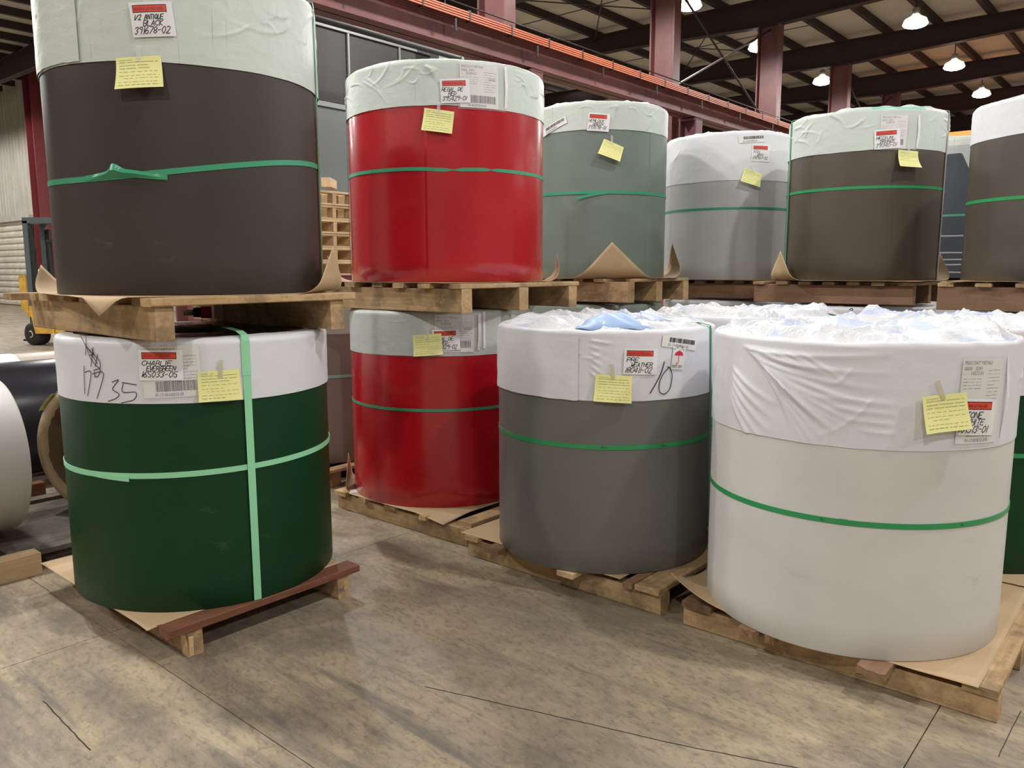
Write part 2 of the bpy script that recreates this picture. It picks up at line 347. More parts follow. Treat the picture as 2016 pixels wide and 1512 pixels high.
class Sheet:
    """a flat print job: layers of rectangles, text and strokes in metres, then bent round a coil"""
    def __init__(s): s.v = []; s.f = []; s.m = []; s.mats = []
    def mi(s, m):
        if m not in s.mats: s.mats.append(m)
        return s.mats.index(m)
    def rect(s, x0, y0, x1, y1, m, d=0.0, nx=None, ny=None):
        nx = nx or max(1, int(abs(x1 - x0) / .02)); ny = ny or max(1, int(abs(y1 - y0) / .03)); b = len(s.v)
        for j in range(ny + 1):
            for i in range(nx + 1): s.v.append((x0 + (x1 - x0) * i / nx, y0 + (y1 - y0) * j / ny, d))
        for j in range(ny):
            for i in range(nx):
                a = b + j * (nx + 1) + i; s.f.append((a, a + 1, a + nx + 2, a + nx + 1)); s.m.append(s.mi(m))
        return s
    def text(s, body, x, y, size, m='ink', d=.001, sx=1.0, bold=0):
        vs, fs = text2d(body); b = len(s.v)
        s.v += [(x + vx * size * sx, y + vy * size, d) for vx, vy in vs]
        s.f += [tuple(i + b for i in f) for f in fs]; s.m += [s.mi(m)] * len(fs); return s
    def stroke(s, pts, w, m='ink', d=.0014):
        for i in range(len(pts) - 1):
            (x0, y0), (x1, y1) = pts[i], pts[i + 1]; L = math.hypot(x1 - x0, y1 - y0) or 1e-6
            tx, ty = (x1 - x0) / L * w * .3, (y1 - y0) / L * w * .3; nx, ny = -(y1 - y0) / L * w / 2, (x1 - x0) / L * w / 2; b = len(s.v)
            s.v += [(x0 - tx + nx, y0 - ty + ny, d + i * 1e-5), (x0 - tx - nx, y0 - ty - ny, d + i * 1e-5), (x1 + tx - nx, y1 + ty - ny, d + i * 1e-5), (x1 + tx + nx, y1 + ty + ny, d + i * 1e-5)]
            s.f.append((b, b + 1, b + 2, b + 3)); s.m.append(s.mi(m))
        return s
    def curve(s, pts, w, m='ink', d=.0014, n=5):
        q = [pts[0]] + list(pts) + [pts[-1]]; out = []
        for i in range(1, len(q) - 2):
            for k in range(n):
                t = k / n; a, b, c, e = q[i - 1], q[i], q[i + 1], q[i + 2]
                out.append(tuple(.5 * (2 * b[j] + (c[j] - a[j]) * t + (2 * a[j] - 5 * b[j] + 4 * c[j] - e[j]) * t * t + (3 * b[j] - a[j] - 3 * c[j] + e[j]) * t ** 3) for j in (0, 1)))
        out.append(pts[-1]); return s.stroke(out, w, m, d)
    def hand(s, body, x, y, h, w=.0024, slant=.35, sp=1.0, m='ink', sx=.72):
        k = h / 6.0; rnd = random.Random(body)
        for ch in body:
            if ch != ' ':
                for st in HAND[ch].split():
                    pts = []
                    for p in st.split('.'):
                        px, py = int(p[0]) + rnd.uniform(-.25, .25), int(p[1]) + rnd.uniform(-.3, .3)
                        pts.append((x + px * k * sx + py * k * slant, y + py * k))
                    s.curve(pts, w, m, n=3)
            x += (4 if ch in '1I-' and ch != '-' else 5.4) * k * sx * sp * (.6 if ch in '1I' else 1)
        return s
    def barcode(s, x0, y0, x1, y1, seed, m='ink', d=.0012):
        r = random.Random(seed); x = x0
        while x < x1:
            w = r.choice([.0012, .0012, .0024, .0036]); s.rect(x, y0, min(x + w, x1), y1, m, d, nx=1, ny=1); x += w + r.choice([.0014, .0014, .0026])
        return s
    def lines(s, x0, x1, ytop, ybot, n, m, seed=0, th=.0012, d=.0012):
        r = random.Random(seed)
        for i in range(n):
            y = ytop + (ybot - ytop) * i / max(1, n - 1); x = x0
            while x < x1 * .98:
                w = r.uniform(.008, .04) * min(1, (x1 - x0) / .1); e = min(x + w, x1); s.rect(x, y, e, y + th * r.uniform(.8, 1.6), m, d, nx=1, ny=1); x = e + r.uniform(.002, .006)
                if r.random() < .12: break
        return s
    def emit(s, name, root, R, th, z, rot=0.0, lift=None, base=.011, label=None):
        c, sn = math.cos(rad(rot)), math.sin(rad(rot)); vs = []
        for x, y, d in s.v:
            a, t = x * c - y * sn, x * sn + y * c
            d += base + (lift(x, y) if lift else 0)
            g = rad(th) + a / R; vs.append(((R + d) * math.cos(g), (R + d) * math.sin(g), z + t))
        o = mesh(name, vs, s.f, [m for m in s.mats], root, mi=s.m)
        if label: o['label'] = label
        return o

# ------------------------------------------------------------------ setting: floor, walls, roof
flo = mesh('floor', [P(-12, -18, -.02), P(60, -18, -.02), P(60, 48, -.02), P(-12, 48, -.02)], [(0, 1, 2, 3)], ['joint']); tag(flo, kind='structure')
us = [-12, -7.2, -2.9, 1.39, 5.7, 10, 20, 40, 60]; ws = [-18, -10, -6, -2.6, .58, 3.54, 7.4, 11.5, 20, 32, 48]
for i in range(len(us) - 1):
    for j in range(len(ws) - 1):
        g = .0022; b = MB(); a0, a1, b0, b1 = us[i] + g, us[i + 1] - g, ws[j] + g, ws[j + 1] - g
        vs = [P(a0, b0, -.02), P(a1, b0, -.02), P(a1, b1, -.02), P(a0, b1, -.02), P(a0, b0), P(a1, b0), P(a1, b1), P(a0, b1)]
        b.add(vs, [(4, 5, 6, 7), (0, 1, 5, 4), (1, 2, 6, 5), (2, 3, 7, 6), (3, 0, 4, 7)]); b.obj('floor_slab', 'floor', flo)
sh = Sheet(); rc = random.Random(4)
def floor_crack(pts, w):
    out = []
    for (x0, y0), (x1, y1) in zip(pts[:-1], pts[1:]):
        for k in range(8): t = k / 8; out.append((x0 + (x1 - x0) * t + rc.uniform(-.0015, .0015), y0 + (y1 - y0) * t + rc.uniform(-.0015, .0015)))
    q = Sheet(); q.stroke(out + [pts[-1]], w, 'joint', d=.0006); mesh('floor_crack', q.v, q.f, ['joint'], flo)
floor_crack([(-.336, 2.884), (.1, 2.70), (.582, 2.494), (.907, 2.379), (1.6, 2.1)], .0045)
floor_crack([(1.605, 2.432), (1.854, 2.706)], .003)
floor_crack([(-1.757, 2.785), (-1.591, 2.633), (-1.419, 2.476)], .0045)

def wall(name, a, b, z0, z1, mat, th=.15):
    a = Vector(a); b = Vector(b); n = (b - a).normalized().cross(Vector((0, 0, 1))) * th
    vs = [a, b, b + n, a + n]; vs = [v + Vector((0, 0, z0)) for v in vs] + [v + Vector((0, 0, z1)) for v in vs]
    o = MB().add(vs, [(0, 3, 2, 1), (4, 5, 6, 7), (0, 1, 5, 4), (1, 2, 6, 5), (2, 3, 7, 6), (3, 0, 4, 7)]).obj(name, mat); return tag(o, kind='structure')
RZ = 9.42
wall('wall_front', P(-12, 48), P(-12, -18), 0, RZ, 'wall_beige')
wall('wall_right', P(-12, -18), P(60, -18), 0, RZ, 'wall_beige')
wall('wall_far', P(60, -18), P(60, 48), 0, RZ, 'wall_beige')
wall('wall_left', P(13, 48), P(-12, 48), 0, RZ, 'wall_beige')
wall('wall_inner', P(60, 30), P(13.4, 30), 0, RZ, 'wall_beige')
# corrugated end wall at u=13 with the roll-up door
b = MB(); w = 30.0; zlo = 3.75
prof = []
while w < 47.9:
    prof += [(w, 0), (w + .26, 0), (w + .29, -.045), (w + .33, -.045), (w + .36, 0)]; w += .36
vs = []; n = len(prof)
for zz in (0, RZ): vs += [P(13 + d, ww, zz) for ww, d in prof]
b.add(vs, [(i, i + 1, n + i + 1, n + i) for i in range(n - 1)])
wl = b.obj('wall_back', 'siding'); tag(wl, kind='structure')
dr = empty('door_1', P(12.9, 42.0, 0)); tag(dr, kind='structure')
dr.rotation_euler = (0, 0, AZ)
k = 0; zz = 0.0
while zz < 3.6:
    b = MB(); vs = []
    pr = [(-.02, 0), (-.10, .05), (-.11, .15), (-.08, .22), (-.02, .27)]
    for yy in (-4.6, 4.4): vs += [Vector((d, yy, zz + z_)) for d, z_ in pr]
    b.add(vs, [(i, i + 5, i + 6, i + 1) for i in range(4)]); b.obj('door_slat', 'door', dr); zz += .27
MB().box((-.25, -4.8, 3.65), (.0, 4.6, 3.85)).obj('door_header', 'siding', dr)
MB().box((-.18, -4.72, 0), (.0, -4.6, 3.7)).obj('door_track', 'black_steel', dr)

# ceiling: deck, purlins along U, rafters along W
ce = MB().add([P(-12, -18, RZ), P(60, -18, RZ), P(60, 48, RZ), P(-12, 48, RZ), P(-12, -18, RZ + .1), P(60, -18, RZ + .1), P(60, 48, RZ + .1), P(-12, 48, RZ + .1)],
              [(0, 3, 2, 1), (4, 5, 6, 7)]).obj('ceiling', 'roof'); tag(ce, kind='structure')
RU = [-6.5, -.6, 5.3, 11.2, 17.1, 23.0, 28.9, 34.8, 40.7, 46.6, 52.5]
pm = None
for i in range(-11, 32):
    w = 8.5 + 1.5 * i
    b = MB()
    def bx(u0, u1, w0, w1, z0, z1): b.add([P(u0, w0, z0), P(u1, w0, z0), P(u1, w1, z0), P(u0, w1, z0), P(u0, w0, z1), P(u1, w0, z1), P(u1, w1, z1), P(u0, w1, z1)],
        [(0, 3, 2, 1), (4, 5, 6, 7), (0, 1, 5, 4), (1, 2, 6, 5), (2, 3, 7, 6), (3, 0, 4, 7)])
    bx(-12, 60, w - .04, w + .04, 9.20, RZ - .005); bx(-12, 60, w - .04, w + .10, 9.19, 9.205)
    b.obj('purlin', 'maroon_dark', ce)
def ibeam_w(u, w0, w1, z0, z1, fw=.26, tw=.03, tf=.03, fn=None):
    b = MB(); fn = fn or (lambda w: z0)
    def seg(a, c):
        za, zc = fn(a), fn(c)
        for du, lo, hi in ((tw / 2, 0, 1), (fw / 2, 0, 0), (fw / 2, 1, 1)):
            if lo == 0 and hi == 1: q = [(za, z1), (zc, z1)]
            elif hi == 0: q = [(za, za + tf), (zc, zc + tf)]
            else: q = [(z1 - tf, z1), (z1 - tf, z1)]
            vs = [P(u - du, a, q[0][0]), P(u + du, a, q[0][0]), P(u + du, a, q[0][1]), P(u - du, a, q[0][1]), P(u - du, c, q[1][0]), P(u + du, c, q[1][0]), P(u + du, c, q[1][1]), P(u - du, c, q[1][1])]
            b.add(vs, [(0, 1, 2, 3), (7, 6, 5, 4), (0, 4, 5, 1), (1, 5, 6, 2), (2, 6, 7, 3), (3, 7, 4, 0)])
    ks = [w0] + [x for x in (-8, -4, 2, 5, 7.5, 9.6, 10.2, 12.5, 15, 18, 22, 26, 29, 31) if w0 < x < w1] + [w1]
    for a, c in zip(ks[:-1], ks[1:]): seg(a, c)
    return b
def hz(w):
    d = min(abs(w - 9.9), abs(w - 30), abs(w + 10)); return 8.62 - .22 * max(0, 1 - d / 5)
for u in RU:
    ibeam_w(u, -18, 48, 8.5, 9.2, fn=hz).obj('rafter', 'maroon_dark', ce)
for a, c in (((17.1, 11.5), (23, 16)), ((23, 11.5), (17.1, 16)), ((17.1, 16), (23, 20.5)), ((23, 16), (17.1, 20.5)), ((23, 11.5), (28.9, 16)), ((28.9, 11.5), (23, 16))):
    MB().tube(P(a[0], a[1], 9.05), P(c[0], c[1], 9.05), .018, 5).obj('brace_rod', 'black_steel', ce)
for uu in (14.2, 20.1, 26):
    MB().tube(P(uu, 10, 9.1), P(uu, 22, 9.1), .014, 5).obj('sag_rod', 'black_steel', ce)
for i, uu in enumerate((2.0, 8.9, 15.7, 22.3, 29.3, 36.2, 43.2)):
    o = mesh('skylight', [P(uu - .9, 20.15, RZ - .02), P(uu + .9, 20.15, RZ - .02), P(uu + .9, 21.55, RZ - .02), P(uu - .9, 21.55, RZ - .02)], [(0, 3, 2, 1)], ['sky_glow'], ce)

# ------------------------------------------------------------------ columns
col_lab = {11.2: 'maroon steel roof column just above the red upper coil, cut by the top of the photo', 17.1: 'widest maroon steel column rising behind the orange conductor bars',
           23.0: 'middle maroon steel column between two high bay lamps, above the ash grey coil', 28.9: 'narrowest maroon steel column, behind the left rim of the bronze coil'}
def column(u, w0, w1, z1, name='steel_column', mat='maroon', fw=.30):
    r = empty(name, P(u, (w0 + w1) / 2, 0), AZ); h = (w1 - w0) / 2
    MB().box((-.012, -h, 0), (.012, h, z1)).obj('web', mat, r)
    for s in (-1, 1): MB().box((-fw / 2, s * h - .02, 0), (fw / 2, s * h + .02, z1)).obj('flange', mat, r)
    MB().box((-fw / 2 - .06, -h - .06, 0), (fw / 2 + .06, h + .06, .03)).obj('base_plate', mat, r)
    return r
for u in RU:
    if -1 < u < 50:
        c = column(u, 9.62, 10.22, hz(9.9) + .02)
        tag(c, col_lab.get(u, 'maroon steel column of the crane aisle hidden behind the coil stacks'), 'column', 'roof columns along the crane runway')
        d = column(u, 9.0, 9.4, 4.98, 'crane_column', fw=.3)
        tag(d, 'short maroon column carrying the crane runway beam beside roof column' if u != 17.1 else 'short maroon crane column under the runway, right of the hemlock green coil', 'column', 'columns under the crane runway')
        MB().box((-.16, -.22, 4.93), (.16, .22, 4.98)).obj('cap_plate', 'maroon', d)
for u0 in (17.1, 28.9):
    x = tag(empty('cross_brace', P(u0, 9.9, 5.7)), 'crossed thin steel rods between the two widest maroon columns' if u0 == 17.1 else 'crossed thin steel rods beyond the narrowest maroon column', 'brace')
    for a, c in (((0, 2.6), (5.9, 0)), ((5.9, 2.6), (0, 0))):
        va = P(u0 + a[0] * .98 + .06, 9.9, 5.7 + a[1]) - x.location; vb = P(u0 + c[0] * .98 + .06, 9.9, 5.7 + c[1]) - x.location
        MB().tube(va, vb, .028, 6).obj('rod', 'maroon_dark', x)
lc = column(12.6, 34.8, 35.5, RZ - .2, mat='maroon_red', fw=.7); tag(lc, 'bright maroon column against the cream siding left of the black coil', 'column')

# ------------------------------------------------------------------ crane runway
rw = empty('crane_runway', P(-10, 9.2, 5.0), AZ); tag(rw, 'long maroon crane runway beam with orange conductor bars crossing above the coils', 'beam')
MB().box((0, -.012, .0), (66, .012, .56)).obj('web', 'maroon', rw)
MB().box((0, -.20, 0), (66, .20, .03)).obj('bottom_flange', 'maroon', rw)
MB().box((0, -.17, .50), (66, .17, .53)).obj('top_flange', 'maroon', rw)
MB().box((0, -.035, .53), (66, .035, .60)).obj('crane_rail', 'black_steel', rw)
for k in range(4):
    MB().box((0, -.235 - .012 * 0, .405 + .035 * k), (66, -.205, .425 + .035 * k)).obj('conductor_bar', 'orange', rw)
b = MB(); bb = MB()
for k in range(66):
    b.box((k + .5, -.24, .39), (k + .53, -.15, .56)); 
    if k % 2: bb.box((k + .2, -.215, .20), (k + .24, -.195, .40)); 
o = b.obj('hanger_bracket', 'black_steel', rw); o['kind'] = 'stuff'
o = bb.obj('hanger_clip', 'maroon_dark', rw); o['kind'] = 'stuff'
MB().tube((0, -.20, .62), (66, -.20, .62), .012, 5).obj('top_cable', 'black_steel', rw)
# stiffeners and junction box
for k in range(0): MB().box((21.2 + (k - 3) * 5.9 - .01, -.17, .03), (21.2 + (k - 3) * 5.9 + .01, .17, .5)).obj('stiffener', 'maroon', rw)
# orange bridge crane on the runway
cr = empty('bridge_crane', P(35, 9.1, 5.66), AZ - PI / 2); tag(cr, 'orange bridge crane girder glimpsed between the bronze coil and far right coil', 'crane')
MB().box((0.2, -.25, .0), (22, .25, 1.05)).obj('girder', 'orange_crane', cr)
MB().box((-.25, -1.1, .0), (.25, 1.1, .28)).obj('end_truck', 'orange_crane', cr)
for k in range(40):
    b = MB(); x0 = 1 + k * .5
    pts = [Vector((x0 + .5 * t / 8, -.30, .85 - .34 * math.sin(PI * t / 8) ** .7)) for t in range(9)]
    for p, q in zip(pts[:-1], pts[1:]): b.tube(p, q, .03, 5)
    if k % 1 == 0: b.obj('festoon_cable', 'black_steel', cr)

# ------------------------------------------------------------------ partition, duct, box beyond the runway
pt = empty('screen_partition', P(9.6, 14, 0), AZ); tag(pt, 'grey wall with dark mesh screen above, between the black and red upper coils', 'partition')
MB().box((0, 0, 0), (4.1, .1, 4.9)).obj('lower_panel', 'partition', pt)
MB().box((0, -.04, 4.9), (4.1, .12, 5.0)).obj('middle_rail', 'grey_steel', pt)
MB().box((0, -.03, 6.47), (4.1, .04, 6.53)).obj('top_rail', 'grey_steel', pt)
MB().box((0, .03, 5.03), (4.1, .035, 6.47)).obj('mesh_screen', 'mesh', pt)
for x in (0.1, 1.5, 2.92, 4.04): MB().box((x, -.02, 5.0), (x + .045, .02, 6.47)).obj('post', 'grey_steel', pt)
pp = empty('black_pipe', P(6, 12, 5.90), AZ); tag(pp, 'thick black pipe hung below the roof behind the runway beam', 'pipe')
MB().tube((0, 0, 0), (6.4, 0, 0), .07, 12).obj('pipe_run', 'black_steel', pp, True)
MB().tube((6.4, 0, 0), (6.55, 0, -.16), .08, 12).obj('elbow', 'black_steel', pp, True)
for x in (.5, 3.5, 6): MB().tube((x, 0, .06), (x, 0, 3.2), .012, 5).obj('hanger_rod', 'black_steel', pp)
gb = empty('steel_post', P(13.25, 13.4, 0), AZ); tag(gb, 'grey square post poking up behind the rim of the red upper coil', 'post')
MB().box((-.2, -.14, 0), (.2, .14, 7.0)).obj('post_body', 'green_box', gb)
MB().box((-.26, -.2, 0), (.26, .2, .03)).obj('base_plate', 'green_box', gb)
MB().box((-.24, -.18, 7.0), (.24, .18, 7.02)).obj('cap_plate', 'grey_steel', gb)

# ------------------------------------------------------------------ high bay lamps
def lamp(u, w, label, z=8.2, r=.27):
    t = empty('high_bay_lamp', P(u, w, z)); tag(t, label, 'lamp', 'high bay lamps under the roof')
    MB().lathe([(.09, .26), (.12, .22), (r * .85, .13), (r, 0), (r - .02, 0)], 20, cap=False).obj('reflector', 'reflector_glow', t, True)
    MB().lathe([(.005, -.09), (r * .55, -.08), (r * .85, -.045), (r - .01, 0), (.005, .005)], 20, cap=False).obj('lens', 'lamp_glow', t, True)
    MB().tube((0, 0, .26), (0, 0, 1.0), .015, 6).obj('hanger', 'black_steel', t)
    MB().box((-.07, -.07, .25), (.07, .07, .42)).obj('ballast_box', 'chrome', t)
    ld = bpy.data.lights.new('lamp_light', 'SPOT'); ld.shadow_soft_size = .16; ld.energy = LAMP_W; ld.color = LAMP_COL; ld.spot_size = rad(172); ld.spot_blend = .25
    lo = bpy.data.objects.new('lamp_light', ld); COL.objects.link(lo); lo.parent = t; lo.location = (0, 0, -.24)
    return t
vis = [(24.68, 6.54, 'largest glowing high bay lamp, near the top right corner'), (30.65, 6.83, 'glowing high bay lamp second largest, above the far right coil'),
       (36.15, 7.03, 'small glowing high bay lamp just above the rim of the far right coil'), (29.97, 10.93, 'glowing high bay lamp left of the narrowest maroon column'),
       (24.20, 10.79, 'glowing high bay lamp at the left edge of the middle maroon column'), (19.27, 10.51, 'glowing high bay lamp right of the widest maroon column, at the top edge')]
for u, w, lb in vis: lamp(u, w, lb, r=.33)
for u in (-5, 1, 7, 13): 
    for w in (6.7, 10.8): lamp(u, w, 'high bay lamp of the coil aisle above the picture')
for u in (-5, 4, 13, 22):
    for w in (-2, -9): lamp(u, w, 'high bay lamp of the aisle to the right above the picture')
for u in (42, 50): lamp(u, 7, 'far high bay lamp hidden behind the coils at the end of the hall')
for u in (2, 9): lamp(u, 34, 'high bay lamp over the roll up door bay above the picture'); lamp(u, 22, 'high bay lamp over the forklift aisle above the picture')
lamp(8, 40.5, 'added unseen lamp brightening the roll up door, above the picture'); lamp(3, 28, 'high bay lamp over the back aisle left of the picture')  # first lamp is added out of view to brighten the roll-up door
for u in (14, 22, 32): lamp(u, 18, 'high bay lamp behind the screen partition', z=8.4)

# ------------------------------------------------------------------ coils
def coil(label, cx, cy, R, zb, zw, zs, zt, paint_m, wrap_m, strap_m='strap_teal', group=None, seed=1, seam=None, creases=26, camp=.005, top=.03, blue=0, blue_m='wrap_pale_blue',
         hi=1, wob=.004, pf=1.0, rim=.028, fan=None, masks=(), edge=None, strapw=.019, top_m=None, swave=.0, cat='coil', mint=0):
    t = empty('steel_coil', (cx, cy, 0)); tag(t, label, cat, group); t['R'] = R
    rn = random.Random(seed); N = int(560 * hi) if hi < 1 else 640
    th = np.linspace(0, 2 * PI, N, endpoint=False)
    # painted body with the lap of the outermost winding
    sm = rad(seam) if seam is not None else rad(90)
    lap = np.where(((th - sm) % (2 * PI)) < rad(.6), 0, np.where(((th - sm) % (2 * PI)) < PI, .0035, .0035 * (1 - (((th - sm) % (2 * PI)) - PI) / PI)))
    prof = [(.255, zb + .01), (.26, zb), (R - .004, zb), (R, zb + .004)] + [(R, zb + .004 + (zt - .05 - zb) * k / 10) for k in range(1, 11)] + [(R - .03, zt - .03), (.26, zt - .03), (.255, zt - .04), (.255, zb + .01)]
    pr = np.array(prof); rr = pr[:, 0][:, None] + (pr[:, 0][:, None] > R - .01) * lap[None, :]
    X = rr * np.cos(th); Y = rr * np.sin(th); Z = np.repeat(pr[:, 1][:, None], N, 1)
    uv = np.stack([np.repeat((th * R)[None, :], len(pr), 0), Z], -1)
    grid_mesh('painted_sheet', X, Y, Z, rings_faces(len(pr), N), paint_m, t, uv)
    # wrap
    nS = int(58 * hi); rr0 = rim; z_side = np.linspace(0, 1, nS); s = th * R
    zl = zw + wob * (vn(s * 3, s * 0, seed) - .5) * 2 + wob * .5 * (vn(s * 14, s * 0, seed + 3) - .5)
    if edge is not None: zl = zl + edge(np.degrees((th + PI) % (2 * PI) - PI))
    ztop = zt - rr0
    ZS = zl[None, :] + (ztop - zl[None, :]) * z_side[:, None]; SS = np.repeat(s[None, :], nS, 0)
    D = .007 + .0025 * (vn(SS * 7, ZS * 9, seed + 5) - .5) + .0012 * (vn(SS * 30, ZS * 30, seed + 6) - .5)
    mask = np.ones_like(D)
    for (mth, mz, mw, mh) in masks:
        ds = ((SS - rad(mth) * R + PI * R) % (2 * PI * R)) - PI * R
        mask *= 1 - .92 * np.exp(-(np.maximum(0, np.abs(ds) - mw / 2) / .03) ** 2) * np.exp(-(np.maximum(0, np.abs(ZS - mz) - mh / 2) / .03) ** 2)
    H_ = zt - zw
    for _ in range(creases):
        s0 = rn.uniform(0, 2 * PI * R); z0 = zt - rn.uniform(0, .5) * H_; L = rn.uniform(.08, .30); ang = rn.choice([-1, 1]) * rn.uniform(.15, .9)
        ax, az = math.cos(ang), -math.sin(abs(ang)); 
        if ang < 0: ax = -ax
        ds = ((SS - s0 + PI * R) % (2 * PI * R)) - PI * R; dz = ZS - z0
        al = (ds * ax + dz * az) / L; pe = -ds * az + dz * ax + .02 * np.sin(al * 4 + s0)
        D += camp * rn.uniform(.4, 1) * np.exp(-(pe / rn.uniform(.004, .009)) ** 2) * np.clip(al * 6, 0, 1) * np.clip((1 - al) * 1.5, 0, 1) * mask
    for f in (fan or ()):           # (theta0, z0, angle, length, amp, width, bend)
        ds = ((SS - rad(f[0]) * R + PI * R) % (2 * PI * R)) - PI * R; dz = ZS - f[1]
        ax, az = math.cos(rad(f[2])), math.sin(rad(f[2])); al = (ds * ax + dz * az) / f[3]; pe = -ds * az + dz * ax - f[6] * al * al
        D += f[4] * np.exp(-(pe / (f[5] * (1 + al * .8).clip(.6, 3))) ** 2) * np.clip(al * 8, 0, 1) * np.clip((1 - al) * 1.4, 0, 1) * mask
    rows_r = [R + D]; rows_z = [ZS]
    puff = pf * (.014 * (vn(s * 4, s * 0, seed + 8) - .3) + .005 * (vn(s * 17, s * 0, seed + 9) - .5))
    rtop = R + D[-1]
    for k in range(1, 6):
        a = k / 5 * PI / 2; rows_r.append((rtop - rr0 * (1 - math.cos(a)))[None, :]); rows_z.append((ztop + (rr0 + puff) * math.sin(a))[None, :])
    nT = int(44 * hi); rin = rtop - rr0; zc = ztop + rr0 + puff
    f = np.linspace(0, 1, nT + 1)[1:][:, None]; RT = rin[None, :] * (1 - f) + .02 * f
    XT = RT * np.cos(th); YT = RT * np.sin(th)
    wx = XT + .10 * (vn(XT * 5, YT * 5, seed + 50) - .5); wy = YT + .10 * (vn(XT * 5, YT * 5, seed + 51) - .5)
    def ridge(x, y, sd): return (1 - np.abs(2 * vn(x, y, sd) - 1)) ** 3.2
    rad_f = ridge(th[None, :] * 2.6 + 1.5 * vn(RT * 6, th[None, :] * 2, seed), RT * 2.2, seed + 11)
    xy_f = ridge(wx * 4.2, wy * 4.2, seed + 12) * .6 + ridge(wx * 9 + wy * 3, wy * 8, seed + 13) * .28 + ridge(wx * 19, wy * 17 + wx * 6, seed + 14) * .10
    fade = np.clip(f * 7, 0, 1); fade = fade * fade * (3 - 2 * fade)
    sag = np.clip((f - .55) / .45, 0, 1) ** 1.5 * .09
    bigl = vn(XT * 2.6, YT * 2.6, seed + 30)
    ZT = zc[None, :] + fade * top * (.75 * rad_f + 1.35 * xy_f + .9 * (bigl - .6)) - sag
    rows_r.append(RT); rows_z.append(ZT)
    RR = np.concatenate(rows_r, 0); ZZ = np.concatenate(rows_z, 0)
    X = RR * np.cos(th); Y = RR * np.sin(th)
    arc = np.concatenate([ZS, np.repeat((ztop + np.arange(1, 6) * .01)[:, None], N, 1), zt + .05 + (R - RT)], 0)
    uv = np.stack([np.repeat(s[None, :], RR.shape[0], 0), arc], -1)
    F = rings_faces(RR.shape[0], N); mats = [wrap_m, blue_m, top_m or wrap_m]
    mi = np.zeros((RR.shape[0] - 1, N)); ntop = nS + 5
    if top_m: mi[ntop + (3 if top_m == 'wrap_black' else -1):, :] = 2
    if blue:
        bm = vn(XT * 4.2, YT * 4.2, seed + 21); q = np.where(bm[:] > 1 - blue, 1, 0); mi[ntop - 1:, :] = np.where(q[:mi.shape[0] - ntop + 1] == 1, 1, mi[ntop - 1:, :])
    if mint: mi[ntop - 5:ntop - 1, :] = np.where(vn(s * 2.2, s * 0, seed + 40) > .45, 1, 0)[None, :]
    grid_mesh('wrap', X, Y, ZZ, F, mats, t, uv, mi.ravel())
    if zs: band(t, R, zs, strap_m, strapw, d=.006, wave=swave, seed=seed)
    return t
def band(t, R, z, m, w=.019, d=.006, a0=0, a1=360, wave=0.0, seed=0, name='strap', twists=(), fn=None):
    w *= 1.12; N = 220; th = np.radians(np.linspace(a0, a1, N)); closed = a1 - a0 >= 360
    if closed: th = th[:-1]; N -= 1
    zc = z + wave * (vn(th * 2, th * 0, seed) - .5) + (fn(np.degrees(th)) if fn else 0)
    hw = np.full_like(th, w / 2)
    for tw, wd in twists: hw = hw * (1 - .75 * np.exp(-((np.degrees(th) - tw) / wd) ** 2))
    rows = [(R + d - .004, -1), (R + d, -1), (R + d, 1), (R + d - .004, 1)]
    X = np.stack([r * np.cos(th) for r, _ in rows]); Y = np.stack([r * np.sin(th) for r, _ in rows]); Z = np.stack([zc + k * hw for _, k in rows])
    o = grid_mesh(name, X, Y, Z, rings_faces(4, N, closed), m, t); o.data.polygons.foreach_set('use_smooth', np.zeros(len(o.data.polygons), dtype=bool)); return o
def vband(t, R, th, zb, zt, m, w=.019, off=.012, name='vertical_strap', slope=0.0):
    # over the rim, down the side, under the edge
    pts = [(R - .22, zt + .03), (R - .05, zt + .022), (R + off - .004, zt + .008), (R + off, zt - .02)] + [(R + off, zt - .02 - (zt - zb - .02) * k / 6) for k in range(1, 6)] + [(R + off, zb + .005), (R + .002, zb - .004), (R - .08, zb - .003)]
    vs = []; n = len(pts)
    for i, (r, z) in enumerate(pts):
        g = rad(th) + slope * (zt - z); tx, ty = -math.sin(g), math.cos(g)
        for sgn in (-1, 1): vs.append((r * math.cos(g) + sgn * w / 2 * tx, r * math.sin(g) + sgn * w / 2 * ty, z))
    o = mesh(name, vs, [(2 * i, 2 * i + 1, 2 * i + 3, 2 * i + 2) for i in range(n - 1)], [m], t)
    md = o.modifiers.new('s', 'SOLIDIFY'); md.thickness = .0015; md.offset = 1; return o
def panel(t, R, a0, a1, z0, z1, m, name='wrap_flap', off=.012, seed=0, shape=None, camp=.004):
    nx, nz = 60, 40; a = np.radians(np.linspace(a0, a1, nx))[None, :]; f = np.linspace(0, 1, nz)[:, None]
    lo = z0 + (shape(np.linspace(0, 1, nx))[None, :] if shape else 0) + .004 * (vn(a * 20, a * 0, seed) - .5)
    Z = lo + (z1 - lo) * f; D = off + camp * (billow(a * R * 8 + Z * 3, Z * 9, seed) - .4)
    X = (R + D) * np.cos(a); Y = (R + D) * np.sin(a); uv = np.stack([a * R + 0 * Z, Z], -1)
    return grid_mesh(name, X, Y, Z, rings_faces(nz, nx, False), m, t, uv)

